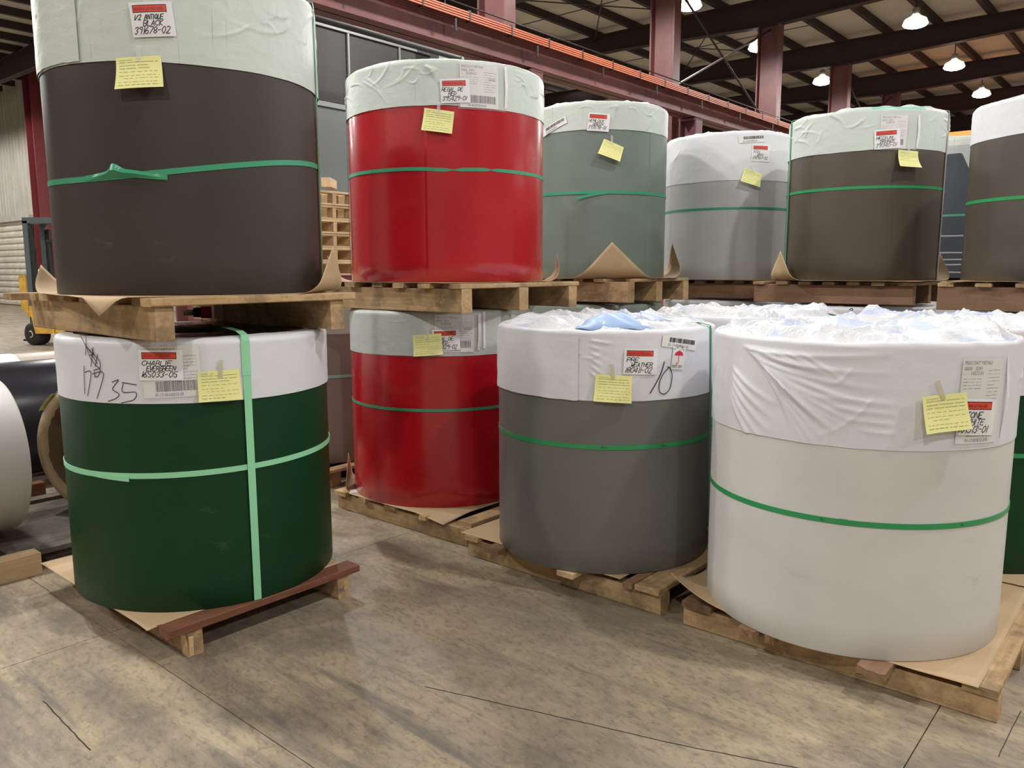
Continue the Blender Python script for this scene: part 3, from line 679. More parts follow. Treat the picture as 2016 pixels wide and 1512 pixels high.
def yellow_note(t, th, z, rot, seed, w=.168, h=.126, lift=.022, tape=(0, 0), curl=None, tape_m='tape', base=.0125):
    s = Sheet(); s.rect(-w / 2, -h / 2, w / 2, h / 2, 'yellow', 0, 12, 9)
    r = random.Random(seed); x0, x1 = -w * .42, w * .43
    ys = [.40, .33, .23, .14, .03, -.09, -.18, -.30, -.40]
    for i, yy in enumerate(ys):
        y = yy * h; x = x0 + (.02 if i == 6 else 0); xe = x1 if i not in (0,) else x0 + .05
        while x < xe:
            L = r.uniform(.006, .02) if i > 3 else r.uniform(.02, .06)
            s.rect(x, y, min(x + L, xe), y + (.0022 if i in (1, 2, 3, 8) else .0015), 'ink_faint', .0012, nx=1, ny=1); x += L + r.uniform(.003, .008)
            if r.random() < .1 and x > 0: break
    lf = curl or (lambda x, y: lift * (max(0, (h / 2 - y) / h) ** 1.6))
    R = t['R']; n = s.emit('yellow_note', t, R, th, z, rot, lf, base=base)
    q = Sheet(); q.rect(-.009, -.035, .009, .04, tape_m, 0, 1, 5)
    q.emit('tape', n, R, th + math.degrees(tape[0] / R), z + h / 2 + tape[1], tape[2] if len(tape) > 2 else -4, base=base + .003)
    return n
def pouch(t, th, z, rot, lines, w=.150, h=.122, base=.0135, name='packing_list_pouch'):
    s = Sheet(); s.rect(-w / 2, -h / 2, w / 2, h / 2, 'pouch', 0); s.rect(-w * .42, -h * .44, w * .33, h * .20, 'paper', .0006)
    s.rect(-w * .43, h * .20, w * .36, h * .42, 'ink', .0008); s.rect(-w * .415, h * .225, w * .345, h * .395, 'label_red', .0012)
    s.text('PACKING LIST ENCLOSED', -w * .39, h * .265, .0155, 'ink', .0016, sx=.58)
    y = h * .14
    for i, (tx, xo, hh) in enumerate(lines):
        hh *= 1.28; num = tx[-1].isdigit(); y -= hh
        tgt = w * (.86 if num else min(.76, .105 * len(tx) + .08)) - (0 if num else xo * .5)
        nom = sum((3.24 if c in '1I' else 4 if c == '-' else 5.4) for c in tx) * hh / 6
        s.hand(tx, -w * .46 + xo, y, hh, w=.0028, slant=.30, sx=tgt / nom * .95); y -= .004
    return s.emit(name, t, t['R'], th, z, rot, lambda x, y: .004 * max(0, x / w), base=base)
def sleeve(t, th, z, rot, w, h, num, order, code, shop=True, pw=.72, base=.0115, extra=None, strip=True):
    s = Sheet(); p0, p1 = -w / 2 + .012, -w / 2 + .012 + w * pw; y0, y1 = -h / 2 + .01, h / 2 - .012
    s.rect(-w / 2, -h / 2, w / 2, h / 2, 'sleeve', .0024)
    s.rect(p0, y0, p1, y1, 'paper', 0)
    W_ = p1 - p0
    s.text('PRECOAT METALS', p0 + .008, y1 - .022, .019, 'ink_grey', .0006, sx=.82)
    s.text(num, p0 + .008, y1 - .043, .020, 'ink_grey', .0006, sx=.85)
    s.text(order, p0 + .035, y1 - .060, .020, 'ink_grey', .0006, sx=.8)
    s.rect(p0 + .006, y1 - .059, p0 + .032, y1 - .051, 'ink_faint' if False else 'sleeve', .0006)
    s.lines(p0 + .008, p0 + W_ * .45, y1 - .075, y1 - .11, 4, 'ink_grey', 3, d=.0006)
    s.lines(p0 + W_ * .60, p1 - .012, y1 - .045, y1 - .15, 9, 'ink_grey', 5, d=.0006)
    if extra: s.text(extra, p1 - .065, y1 - .088, .021, 'ink_grey', .0006, sx=.85)
    s.barcode(p0 + W_ * .22, y0 + .026, p1 - .02, y0 + .068, code, 'ink', .0006)
    s.text(code, p0 + W_ * .20, y0 + .006, .019, 'ink', .0006, sx=.72)
    # plastic folds
    r = random.Random(code)
    o = s.emit('document_sleeve', t, t['R'], th, z, rot, base=base)
    if not strip: return o
    q = Sheet(); q.rect(w / 2 - .004, -h / 2 + .02, w / 2 + .014, h / 2 - .005, 'pouch', 0, 1, 6)
    q.emit('adhesive_strip', o, t['R'], th, z, rot, lambda x, y: .006 * math.cos(y * 20), base=base + .003)
    return o
def barcode_label(t, th, z, rot, code, w=.19, h=.052, base=.0135, tw=None):
    s = Sheet(); s.rect(-w / 2, -h / 2, w / 2, h / 2, 'paper'); s.barcode(-w * .32, -.002, w * .44, h * .36, code); s.text(code, -w * .34, -h * .40, .020, 'ink_grey', .0012, sx=.78)
    return s.emit('barcode_label', t, t['R'], th, z, rot, base=base)

# --- upper and lower stacks on the left (coils B over A)
cA = coil('dark green coil in the lower left, white wrapped top marked 17735', -1.513, 3.832, .596, .145, 1.05, None, 1.316, 'green', 'wrap_white', seed=11, camp=.003, creases=10, top=.004, pf=.3,
          top_m='wrap_black', wob=.003, masks=[(-95, 1.18, .9, .4)])
band(cA, .596, .747, 'strap_mint', .021, .007, fn=lambda a: .010 * np.sin(np.radians(a + 90)))
band(cA, .596, .742, 'strap_mint', .019, .009, -115, -98, name='strap_tail', fn=lambda a: -.010 * (a + 115) / 17)
vband(cA, .596, -50.6, .145, 1.316, 'strap_mint', .033)
panel(cA, .596, -52.4, -49.0, 1.15, 1.30, 'strap_mint', 'strap_overlap', .0135, camp=.0005)
sleeve(cA, -78.2, 1.185, 1.5, .262, .235, '0000  0391', '65033-05', '01-17-00165033-05', pw=.86, strip=False)
pouch(cA, -82.3, 1.212, -.9, [('CHARLIE', .004, .014), ('EVERGREEN', .022, .014), ('165033-05', .0, .018)], w=.168, h=.125, base=.0155)
yellow_note(cA, -61.4, 1.118, .3, 1, w=.165, tape=(.006, .004))
s = Sheet()
def hp(px, py): return ((px - 218) / 400., -(py - 725) / 424.)     # hand lettering measured in metres from the middle of the mark
for st in ([(172, 722), (168, 772)], [(173, 733), (187, 733), (175, 775)], [(190, 735), (213, 733), (196, 778)], [(228, 748), (240, 744), (228, 760), (239, 768), (234, 776), (218, 782)],
           [(270, 752), (246, 748)], [(248, 750), (246, 765), (268, 765), (264, 778), (242, 784)], [(170, 669), (182, 690), (190, 710), (206, 724), (207, 712), (196, 700), (180, 686)],
           [(183, 668), (180, 690), (178, 702)], [(196, 688), (188, 722)], [(204, 700), (197, 722)], [(192, 690), (196, 700), (186, 702)], [(186, 692), (202, 716)], [(194, 728), (195, 740)],
           [(194, 728), (207, 726), (202, 738), (194, 740)]):
    s.curve([hp(*p) for p in st], .0032, 'ink')
s.emit('marker_writing', cA, .596, -104.6, 1.195, 0, base=.0095)
cB = coil('huge brown black coil at upper left, pale green wrapped top cut by the photo', -1.503, 3.844, .584, 1.492, 2.401, None, 2.80, 'brown_black', 'wrap_green', seed=23, camp=.005, creases=44,
          masks=[(-80, 2.55, .3, .25)], blue_m='wrap_mint', mint=1, wob=.003)
band(cB, .584, 2.0, 'strap_teal', .020, .006, fn=lambda a: -.03 + .052 * np.cos(np.radians(a)) + .052 * np.cos(np.radians(a)) ** 2)
vs = []; nb = 40
for i in range(nb + 1):
    f = i / nb; a_ = rad(-94 + 57.3 * (-.17 + .34 * f) / .584); e = math.sin(PI * f) ** 2; pk = math.exp(-((f - .42) / .07) ** 2)
    for g in (0, .5, 1):
        zz_ = 1.962 + (g - .5) * (.020 + .012 * e) + .014 * e + .022 * pk * g; r_ = .584 + .008 + .022 * e * (1 - abs(2 * g - 1)) + .02 * pk * g
        vs.append((r_ * math.cos(a_), r_ * math.sin(a_), zz_))
o = mesh('bunched_strap', vs, [(3 * i + k, 3 * i + 3 + k, 3 * i + 4 + k, 3 * i + 1 + k) for i in range(nb) for k in (0, 1)], ['strap_teal'], cB)
vband(cB, .584, 2.2, 1.492, 2.80, 'strap_teal', .02)
panel(cB, .584, -172, -109, 2.41, 2.80, 'wrap_green', 'wrap_flap', .013, 5)
pouch(cB, -79.1, 2.557, 4.9, [('1/2 ANTIQUE', .006, .014), ('BLACK', .036, .015), ('391678-02', .0, .020)], w=.155, h=.128)
yellow_note(cB, -84.7, 2.355, 4.5, 2, tape=(.0, .0), tape_m='tape_clear', lift=.045)
# --- red pair
cC = coil('glossy red coil on the upper level with pale green wrap and a narrow green strap', -.425, 5.355, .626, 1.520, 2.518, None, 2.779, 'red', 'wrap_green', seed=37, seam=-96.8, camp=.007, creases=60,
          masks=[(-68, 2.62, .45, .26)], group='glossy red coils', blue_m='wrap_mint', fan=[(-96, 2.74, -22 - 6 * k, .34, .006, .006, .02) for k in range(6)], top=.02)
band(cC, .626, 2.171, 'strap_teal', .018, .006, twists=((278, 2.5), (299, 2)), fn=lambda a: -.008 * np.exp(-((a - 275) / 12) ** 2))
vband(cC, .626, -162, 1.52, 2.779, 'strap_dark', .012)
sleeve(cC, -65.9, 2.635, .4, .29, .262, '0000  0391', '03269-01', '01-06-00395429-01', extra='10260', pw=.80)
pouch(cC, -80.5, 2.600, 3.0, [('REGAL DE', .0, .016), ('RED', .036, .015), ('395429-01', .0, .019)], w=.165, h=.132, base=.0155)
yellow_note(cC, -89.5, 2.433, -7.3, 3, tape=(.004, .0), tape_m='tape_clear')
cD = coil('glossy red coil on the floor level, partly behind the dark grey coil', -.474, 5.364, .598, .135, 1.079, .748, 1.348, 'red', 'wrap_grey', seed=41, camp=.003, creases=14, masks=[(-80, 1.2, .4, .25)], group='glossy red coils', strapw=.015, top=.003, pf=.2)
sleeve(cD, -76.8, 1.215, -1.6, .275, .245, '0000  0391', '03269-01', '01-06-00395429-02', extra='10320', pw=.86)
pouch(cD, -82.4, 1.178, 1.5, [('REGAL DE', .0, .016), ('RED', .04, .015), ('395429-02', .0, .019)], w=.160, h=.125, base=.0155)
yellow_note(cD, -92.7, 1.149, 4.5, 4, tape=(0, .0), tape_m='tape_clear', base=.0185)
band(cD, .598, 1.23, 'pouch', .2, .010, -60.5, -59.0, name='tape_strip')
# --- dark grey and stone white, front row
cE = coil('dark grey coil in the front row marked 10 with a keep dry umbrella sticker', .498, 4.260, .565, .13, .983, .760, 1.310, 'weather', 'wrap_white', 'strap', seed=53, top_m='wrap_top', camp=.006, creases=12, top=.034, rim=.014,
          blue=.0, wob=.003, masks=[(-66, 1.17, .5, .3), (-82, 1.1, .3, .25)], fan=[(-104, 1.27 - .028 * k, -12 - 7 * k, .26, .0065, .006, .03) for k in range(6)] + [(-80, 1.29, 186 + 8 * k, .16, .006, .006, -.02) for k in range(3)] + [(-80, 1.27, 14, .2, .006, .006, .0)], group=None)
panel(cE, .565, -176, -109, .985, 1.285, 'wrap_white', 'wrap_flap', .013, 9, shape=lambda f: .006 * np.sin(f * 3) - .006 * f)
# turned-over pieces of the plastic on top, showing the blue reverse
def fold(t, a0, a1, r0, r1, z0, hgt, m, ph=0):
    vs = []; nx, ny = 26, 8
    for j in range(ny):
        for i in range(nx):
            f = i / (nx - 1); g = j / (ny - 1); an = rad(a0 + (a1 - a0) * f); e = (math.sin(PI * min(1, f * (1.25 - .35 * f) + .02)) ** .6 if f < .55 else .35 + .65 * math.sin(PI * .5 * (1 - f) / .45)) * (1 - f ** 6)
            r = r0 + (r1 - r0) * g + .012 * math.sin(f * 11 + ph)
            vs.append((r * math.cos(an), r * math.sin(an), z0 + hgt * e * g ** .7 + .004 * math.sin(f * 23 + g * 7 + ph)))
    o = mesh('plastic_fold', vs, [(j * nx + i, j * nx + i + 1, (j + 1) * nx + i + 1, (j + 1) * nx + i) for j in range(ny - 1) for i in range(nx - 1)], [m], t, smooth=True)
    md = o.modifiers.new('s', 'SOLIDIFY'); md.thickness = .002; return o
fold(cE, -112, -66, .535, .40, 1.318, .070, 'wrap_blue')['label'] = 'light blue reverse of the plastic folded over'
fold(cE, -60, -42, .40, .28, 1.345, .045, 'wrap_pale_blue', 2)
vband(cE, .565, -31.5, .13, 1.31, 'strap', .022, slope=.18)
pouch(cE, -79.7, 1.170, -2.0, [('PRE', .006, .015), ('WEATHER', .026, .014), ('180411-02', .0, .019)], w=.160, h=.122)
yellow_note(cE, -92.5, 1.044, -3.2, 5, tape=(-.005, .012, 6))
barcode_label(cE, -58.4, 1.250, -8.5, '01-17-00180411-02', w=.215, h=.055)
s = Sheet(); s.rect(-.038, -.054, .038, .054, 'paper')
pts = [(.026 * math.cos(PI * k / 12), .012 + .022 * math.sin(PI * k / 12)) for k in range(13)]; bidx = len(s.v)
s.v += [(x, y, .001) for x, y in pts]; s.f.append(tuple(bidx + i for i in range(13))); s.m.append(s.mi('umb_red'))
s.stroke([(0, .038), (0, .012), (0, -.018)], .003, 'umb_red', .0012); s.curve([(0, -.018), (-.003, -.026), (-.009, -.026), (-.012, -.020)], .003, 'umb_red', .0012)
for x, y in ((-.028, .040), (-.014, .046), (-.010, .052), (.012, .046), (.024, .038), (.018, .050)): s.stroke([(x, y), (x + .002, y + .005)], .003, 'ink', .0012)
s.text('KEEP DRY', -.035, -.046, .0195, 'ink', .0012, sx=.72)
s.emit('keep_dry_sticker', cE, .565, -59.6, 1.178, -6, base=.0135)
s = Sheet()
def hp2(px, py): return ((px - 1300) / 398., -(py - 745) / 412.)
s.curve([hp2(1306, 713), hp2(1298, 738), hp2(1278, 773)], .0048, 'ink')
s.emit('marker_stroke', cE, .565, -69.2, 1.086, 0, base=.0105); s = Sheet()
s.curve([hp2(1313, 723), (hp2(1318, 725)), hp2(1324, 740), hp2(1320, 765), hp2(1308, 776), hp2(1297, 770), hp2(1297, 752), hp2(1305, 735), hp2(1317, 724)], .0042, 'ink')
s.emit('marker_stroke', cE, .565, -69.2, 1.086, 0, base=.0105)
fanF = [(-160 + 2.5 * k, 1.29 - .012 * k, -6 - 6.2 * k, .62 - .04 * k, .011, .0070, .07) for k in range(9)] + [(-158 + 2.2 * k, 1.29 - .018 * k, -10 - 7.5 * k, .45, .006, .005, -.03) for k in range(8)] + [(-165, 1.20 - .03 * k, -35 - 6 * k, .30, .010, .0075, .05) for k in range(5)] + \
       [(-150 + 6 * k, 1.28, -12 - 5 * k, .22, .009, .006, -.02) for k in range(4)] + [(-128 + 5 * k, 1.13 - .04 * k, -4, .45, .004, .008, .0) for k in range(4)]
cF = coil('big stone white coil in the right foreground, crumpled white plastic on top', 1.497, 3.433, .597, .125, .938, .655, 1.327, 'white', 'wrap_white', 'strap', seed=67, top_m='wrap_top', camp=.006, creases=8, top=.040, rim=.014,
          blue=.0, wob=.004, masks=[(-70, 1.1, .5, .4), (-85, 1.08, .3, .2)], fan=fanF)
sleeve(cF, -68.5, 1.120, -1.5, .245, .335, '0000   0391', '14572-01', '01-17-00181513-01', pw=.80)
pouch(cF, -71.2, 1.062, -3.8, [('STONE', .004, .017), ('WHITE', .030, .016), ('181513-01', .0, .020)], w=.170, h=.135, base=.0155)
yellow_note(cF, -84.8, 1.087, 4.1, 6, w=.172, h=.130, base=.0185, tape=(-.02, .012, 22), curl=lambda x, y: .03 * max(0, (.065 - y) / .13) ** 1.6 + .02 * max(0, -x / .08) ** 2)
vband(cF, .597, -8, .125, 1.327, 'strap_clear', .012)
fold(cF, -146, -112, .50, .34, 1.335, .075, 'wrap_pale_blue', 1)['label'] = 'pale blue reverse of the plastic folded over'
fold(cF, -84, -52, .42, .26, 1.345, .055, 'wrap_pale_blue', 3)
for (a, t_) in ((-121, 'A'), (-72, 'B')):
    q = Sheet(); q.lines(-.018, .018, .003, -.003, 2, 'ink', 7, th=.0022, d=0); q.emit('strap_print', cF, .597, a, .655, 0, base=.0068)
for a in (-96, -66):
    q = Sheet(); q.lines(-.018, .018, .003, -.003, 2, 'ink', 9, th=.0022, d=0); q.emit('strap_print', cE, .565, a, .760, 0, base=.0068)
panel(cF, .597, -116.5, -113.5, .645, .668, 'strap', 'strap_seal', .0075, camp=0)
# --- upper row further back
cG = coil('grey green coil on the upper level between the red coil and the ash grey coil', .754, 7.25, .60, 1.518, 2.705, None, 2.929, 'hemlock', 'wrap_green', seed=71, seam=-51, creases=36, camp=.007, hi=.75,
          masks=[(-95, 2.76, .2, .2)], top=.02, fan=[(-80, 2.9, 200 + 12 * k, .25, .008, .008, .0) for k in range(5)])
band(cG, .60, 2.214, 'strap_teal', .022, .007, wave=.004)
q = Sheet(); q.stroke([(-.19, -.045), (-.06, -.018), (.06, .0)], .022, 'strap_teal', .0); q.emit('strap_tail', cG, .60, -92, 2.214, 0, lambda x, y: .02 * max(0, -x / .19), base=.009)
pouch(cG, -95.2, 2.762, -5, [('HEMLOCK', .0, .016), ('GREEN', .036, .015), ('393598-01', .0, .020)], w=.172, h=.14)
yellow_note(cG, -85.5, 2.540, -22, 7, w=.175, h=.130, tape=(.005, .012, 2), tape_m='tape_clear', lift=.06)
barcode_label(cG, -132, 2.755, 20, '01-06-00393598-01', w=.26, h=.058)
cH = coil('light ash grey coil on the upper level, second from the bronze coil side', 2.118, 7.982, .60, 1.492, 2.383, 2.137, 2.815, 'ash', 'wrap_white', seed=83, creases=16, camp=.006, hi=.75, top=.03,
          masks=[(-82, 2.66, .3, .3)], blue=.0, wob=.003)
cH['label'] = 'light ash grey coil on the upper level, white wrapped, left of the bronze coil'
pouch(cH, -78.6, 2.622, -1.4, [('ASH', .006, .017), ('GRAY', .040, .016), ('178987-02', .0, .020)], w=.172, h=.148)
yellow_note(cH, -86.3, 2.405, -18.7, 8, w=.172, h=.128, tape=(.004, .004, 0), tape_m='tape_clear', lift=.05)
barcode_label(cH, -86.8, 2.745, 3.5, '01-17-00178987-02', w=.235, h=.064)
cI = coil('bronze brown coil on the upper level with pale green wrap edged in mint', 2.884, 6.709, .588, 1.501, 2.472, 2.201, 2.78, 'bronze', 'wrap_green', 'strap', seed=97, seam=-152, creases=60, camp=.008, hi=.75,
          masks=[(-92, 2.6, .3, .26)], blue_m='wrap_mint', mint=1, top=.025)
vband(cI, .588, 176, 1.501, 2.78, 'strap_teal', .03)
vband(cI, .588, -39, 1.501, 2.78, 'strap_clear', .03)
sleeve(cI, -91.5, 2.598, -1.0, .285, .262, '0000  0391', '03380-01', '01-06-00391340-01', pw=.66)
pouch(cI, -99.2, 2.547, 3.2, [('MEDIUM', .004, .017), ('BRONZE', .03, .016), ('391340-01', .0, .020)], w=.175, h=.140, base=.0155)
yellow_note(cI, -84.2, 2.400, -3, 9, w=.160, h=.125, tape=(.004, -.004, 0), tape_m='tape_clear', curl=lambda x, y: .06 * max(0, (.06 - y) / .12) ** 2 + .015 * max(0, -x / .08) ** 2)
cJ = coil('dark bronze coil on the upper level cut by the right edge, smooth white wrap', 3.672, 5.347, .60, 1.514, 2.417, 2.031, 2.650, 'bronze2', 'wrap_white', 'strap', seed=101, creases=6, camp=.003, hi=.75, top=.02, wob=.003)
# coil behind, in stretch film
cK = coil('charcoal coil in clear stretch film seen in the gap right of the bronze coil', 4.80, 8.6, .60, 1.50, 2.72, 2.12, 2.88, 'dark', 'wrap_grey', 'strap_teal', seed=103, creases=6, hi=.4, top=.02,
          edge=lambda a: -.30 * np.clip(1 - np.abs(a + 113) / 13, 0, 1))
s = Sheet(); s.rect(-.08, -.07, .08, .07, 'paper'); s.lines(-.07, .07, .05, -.05, 6, 'ink_grey', 3, th=.006); s.emit('document_label', cK, .60, -99, 2.72, 0)
for k, z in enumerate((1.56, 1.63, 1.68, 1.74, 1.93)):
    band(cK, .60, z, 'strap_clear', .012, .008, wave=.03, seed=k, name='film_edge')
panel(cK, .605, -175, -40, 1.5, 2.8, 'stretch', 'stretch_film', .010, 3, camp=.01)
# floor-level coils behind the front row
cL = coil('white topped coil standing behind the gap between the dark grey and white coils', 1.45, 5.0, .575, .13, .95, .7, 1.316, 'ash', 'wrap_white', 'strap', seed=107, top_m='wrap_top', creases=8, hi=.75, top=.035, rim=.016)
vband(cL, .575, -40, .13, 1.316, 'strap', .022)
for xx in (-.03, -.005): q = Sheet(); q.stroke([(xx, .02), (xx + .005, -.03)], .005); q.emit('marker_stroke', cL, .575, -52, 1.24, 0, base=.011)
panel(cL, .577, -68, -58, 1.2, 1.31, 'tape_clear', 'clear_tape', .014, 3)
cM = coil('dark green coil at right edge under crumpled white plastic, behind the white coil', 2.44, 4.28, .60, .135, 1.01, .72, 1.316, 'green', 'wrap_white', 'strap', seed=109, top_m='wrap_top', creases=8, hi=.75, top=.045, rim=.016)
pouch(cM, -110, 1.17, 0, [('EVER', 0, .02), ('GREEN', .0, .02)], w=.2, h=.17)
s = Sheet(); s.rect(-.08, -.05, .08, .05, 'paper'); s.text('0391', -.06, .0, .03); s.text('01-17', -.06, -.04, .03); s.emit('document_label', cM, .60, -111, 1.27, 0, base=.014)
vband(cM, .60, -112, .135, 1.316, 'strap_mint', .012)
cO = coil('taupe coil with a pale teal strap in the gap between green and red coils', -1.50, 6.50, .60, .135, 1.12, .80, 1.33, 'taupe', 'wrap_grey', 'strap_pale', seed=113, creases=4, hi=.4, top=.01)
back = [((.754, 7.25), 'hemlock', 'pale green topped coil under the grey green coil'), ((2.118, 7.982), 'ash', 'hidden coil on the floor below the ash grey coil'),
        ((2.884, 6.709), 'ash', 'white wrapped coil marked 2 on the floor below the bronze coil'), ((3.672, 5.347), 'bronze2', 'hidden coil on the floor below the far right bronze coil'), ((4.80, 8.6), 'dark', 'hidden coil on the floor below the stretch wrapped coil')]
for i, ((x, y), pm_, lb) in enumerate(back):
    c = coil(lb, x, y, .59, .135, 1.03, .75, 1.300, pm_, 'wrap_top_green' if i == 0 else 'wrap_white', seed=120 + i, creases=6, hi=.4, top=.004, pf=.3)
    if i == 2:
        q = Sheet(); q.hand('2', 0, 0, .05, w=.006); q.emit('marker_writing', c, .59, -119, 1.24, 0, base=.011)

# ------------------------------------------------------------------ pallets
def board(name, x0, x1, y0, y1, z0, z1, mat, parent, along='x', jag=0, seed=0):
    """a plank as its own object, local X along the grain; jag roughens the front end"""
    rn = random.Random(seed * 7 + 3)
    cxm, cym = (x0 + x1) / 2, (y0 + y1) / 2
    L, w = ((x1 - x0), (y1 - y0)) if along == 'x' else ((y1 - y0), (x1 - x0)); h = z1 - z0
    j = .0018; b = MB()
    if jag:
        n = 5; vs = []
        for k in range(n + 1):
            yy = -w / 2 + w * k / n; e = -L / 2 - rn.uniform(0, jag)
            vs += [(e, yy, 0), (e + rn.uniform(-.01, .012), yy, h), (L / 2, yy, 0), (L / 2, yy, h)]
        fs = []
        for k in range(n):
            a = k * 4; c = a + 4; fs += [(a, a + 1, c + 1, c), (a + 1, a + 3, c + 3, c + 1), (a + 2, c + 2, c + 3, a + 3), (a, c, c + 2, a + 2)]
        fs += [(0, 2, 3, 1), (n * 4, n * 4 + 1, n * 4 + 3, n * 4 + 2)]; b.add(vs, fs)
    else:
        c = min(.004, h / 5); prof = [(-w / 2 + c, 0), (w / 2 - c, 0), (w / 2, c), (w / 2, h - c), (w / 2 - c, h), (-w / 2 + c, h), (-w / 2, h - c), (-w / 2, c)]
        vs = [(-L / 2 + rn.uniform(-j, j), y + rn.uniform(-j, j) * .5, z) for y, z in prof] + [(L / 2 + rn.uniform(-j, j), y + rn.uniform(-j, j) * .5, z) for y, z in prof]
        b.add(vs, [(i, i + 8, (i + 1) % 8 + 8, (i + 1) % 8) for i in range(8)] + [tuple(range(8)), tuple(range(8, 16))[::-1]])
    o = b.obj(name, mat, parent); o.location = (cxm, cym, z0)
    if along == 'y': o.rotation_euler = (0, 0, PI / 2)
    return o
def pallet(label, u0, w0, depth, length, z0, hs, hd, stringers, boards, mat='wood', group=None, rot=0.0, sw=.085, brd_mat=None):
    """u0,w0: front right corner; stringers: offsets along u; boards: (w offset, width, front overhang, back overhang, material, jag)"""
    t = empty('pallet', P(u0, w0, z0), AZ + rot); tag(t, label, 'pallet', group)
    for i, so in enumerate(stringers):
        board('stringer', so, so + sw, 0, length, 0, hs, mat, t, 'y', seed=i + int(u0 * 10))
    for i, bd in enumerate(boards):
        wo, wd, fo, bo = bd[:4]; m = bd[4] if len(bd) > 4 else (brd_mat or mat); jg = bd[5] if len(bd) > 5 else 0
        board('deck_board', -fo, depth + bo, wo, wo + wd, hs, hs + hd, m, t, 'x', jg, seed=i + int(w0 * 10))
    return t
rb = random.Random(5)
def std_boards(L, n, wd=.095, fo=.02, mat=None):
    out = []
    for i in range(n):
        w_ = (L - wd) * i / (n - 1); out.append((w_, wd, fo + rb.uniform(-.015, .025), rb.uniform(0, .03)) + ((mat,) if mat else ()))
    return out
pA = pallet('pallet with a reddish front board under the dark green coil', 1.50, 3.05, .86, 1.22, 0, .110, .035, (0, .765),
       [(-.01, .10, .085, .03, 'wood_red'), (.30, .11, .03, 0), (.52, .10, .02, 0), (.75, .10, .03, 0), (.97, .1, .08, 0, 'wood_light'), (1.11, .10, .03, .02)], mat='wood', sw=.065)
q = Sheet(); q.text('39A', -.03, .03, .045, 'ink_grey', 0, sx=.9); o = mesh('stencil', [(.775 + x * .75, -.003, y) for x, y, d in q.v], q.f, ['ink_grey'], pA)
board('broken_block', .0, .02, -.004, .06, .0, .09, 'wood_light', pA)
pB = pallet('thick pallet under the huge brown black coil, standing on the green coil', 1.44, 3.03, .90, 1.26, 1.322, .135, .033, (0, .82),
       [(-.02, .09, .02, .05, 'wood'), (.10, .09, .0, .0, 'wood_dark'), (.32, .10, .02, 0), (.55, .10, .02, 0), (.78, .09, .03, 0), (.92, .10, .05, 0), (1.06, .07, .05, 0), (1.16, .09, .12, 0)], mat='wood', sw=.075)
pC = pallet('pallet under the upper red coil with three open ends facing right', 3.20, 3.10, 1.09, 1.23, 1.352, .135, .028, (0, .50, 1.0),
       [(-.0, .09, .01, .02)] + std_boards(1.2, 6, mat='wood')[1:], mat='wood')
pD = pallet('floor pallet with jutting deck boards under the lower red coil', 3.21, 3.08, 1.05, 1.21, 0, .105, .028, (0, .48, .965), [(-.0, .11, -.03, 0, 'wood'), (.30, .06, .05, 0, 'wood'), (.34 + .06, .05, .0, 0), (.60, .10, .03, 0), (.86, .08, .05, 0), (1.08, .12, .04, 0)], mat='wood')
pE = pallet('floor pallet of light pine under the dark grey coil', 3.12, 1.76, 1.00, 1.23, 0, .10, .028, (0, .46, .915), [(-.0, .13, .02, .02, 'wood'), (.14, .05, .03, 0, 'wood_brown'), (.42, .10, .115, 0, 'wood_light'), (.70, .10, .03, 0), (.92, .09, .10, 0, 'wood_brown'), (1.13, .10, .03, 0)], mat='wood')
pF = pallet('floor pallet with splintered deck boards under the white foreground coil', 3.11, .40, 1.05, 1.235, 0, .094, .030, (0, .49, .965),
       [(.0, .115, .01, .06, 'wood'), (.34, .105, .12, 0, 'wood_brown', .03), (.55, .09, -.02, 0), (.77, .045, .085, 0, 'wood_brown', .035), (.84, .085, .10, 0, 'wood_brown', .02), (1.095, .14, .02, 0, 'wood_dark')], mat='wood')
pG = pallet('pallet under the grey green upper coil', 5.48, 3.46, 1.0, 1.23, 1.325, .165, .026, (0, .44, .90), [(.0, .10, -.12, 0)] + std_boards(1.2, 6, mat='wood')[1:], mat='wood', sw=.1)
pH = pallet('brown pallet under the ash grey upper coil', 6.95, 2.96, 1.0, 1.23, 1.325, .135, .025, (0, .45, .90), std_boards(1.23, 7, fo=.03), mat='wood_brown')
pI = pallet('brown pallet under the bronze upper coil', 6.45, 1.60, 1.0, 1.23, 1.322, .145, .025, (0, .45, .90), std_boards(1.23, 7, fo=.03, mat='wood'), mat='wood_brown')
pJ = pallet('brown pallet under the far right dark bronze coil', 5.93, .10, 1.0, 1.22, 1.322, .155, .025, (0, .45, .90), std_boards(1.22, 6, fo=.03, mat='wood'), mat='wood_brown')
pK = pallet('hidden pallet under the stretch wrapped coil', 9.2, 1.3, 1.0, 1.23, 1.322, .15, .025, (0, .45, .90), std_boards(1.23, 6), mat='wood_brown')
lowp = [(4.24, 1.56, 'floor pallet behind the dark grey coil'), (4.33, .33, 'floor pallet under the dark green coil at the right edge'), (3.48, 4.72, 'floor pallet under the taupe coil in the gap'),
        (5.48, 3.46, 'hidden floor pallet below the grey green coil'), (6.95, 2.96, 'hidden floor pallet below the ash grey coil'), (6.45, 1.60, 'hidden floor pallet below the bronze coil'),
        (5.93, .10, 'hidden floor pallet below the far right bronze coil'), (9.2, 1.3, 'hidden floor pallet below the stretch wrapped coil')]
for u0, w0, lb in lowp: pallet(lb, u0, w0, 1.0, 1.21, 0, .106, .026, (0, .45, .90), std_boards(1.21, 6), mat='wood_dark', brd_mat='wood', group='floor pallets behind the front row')

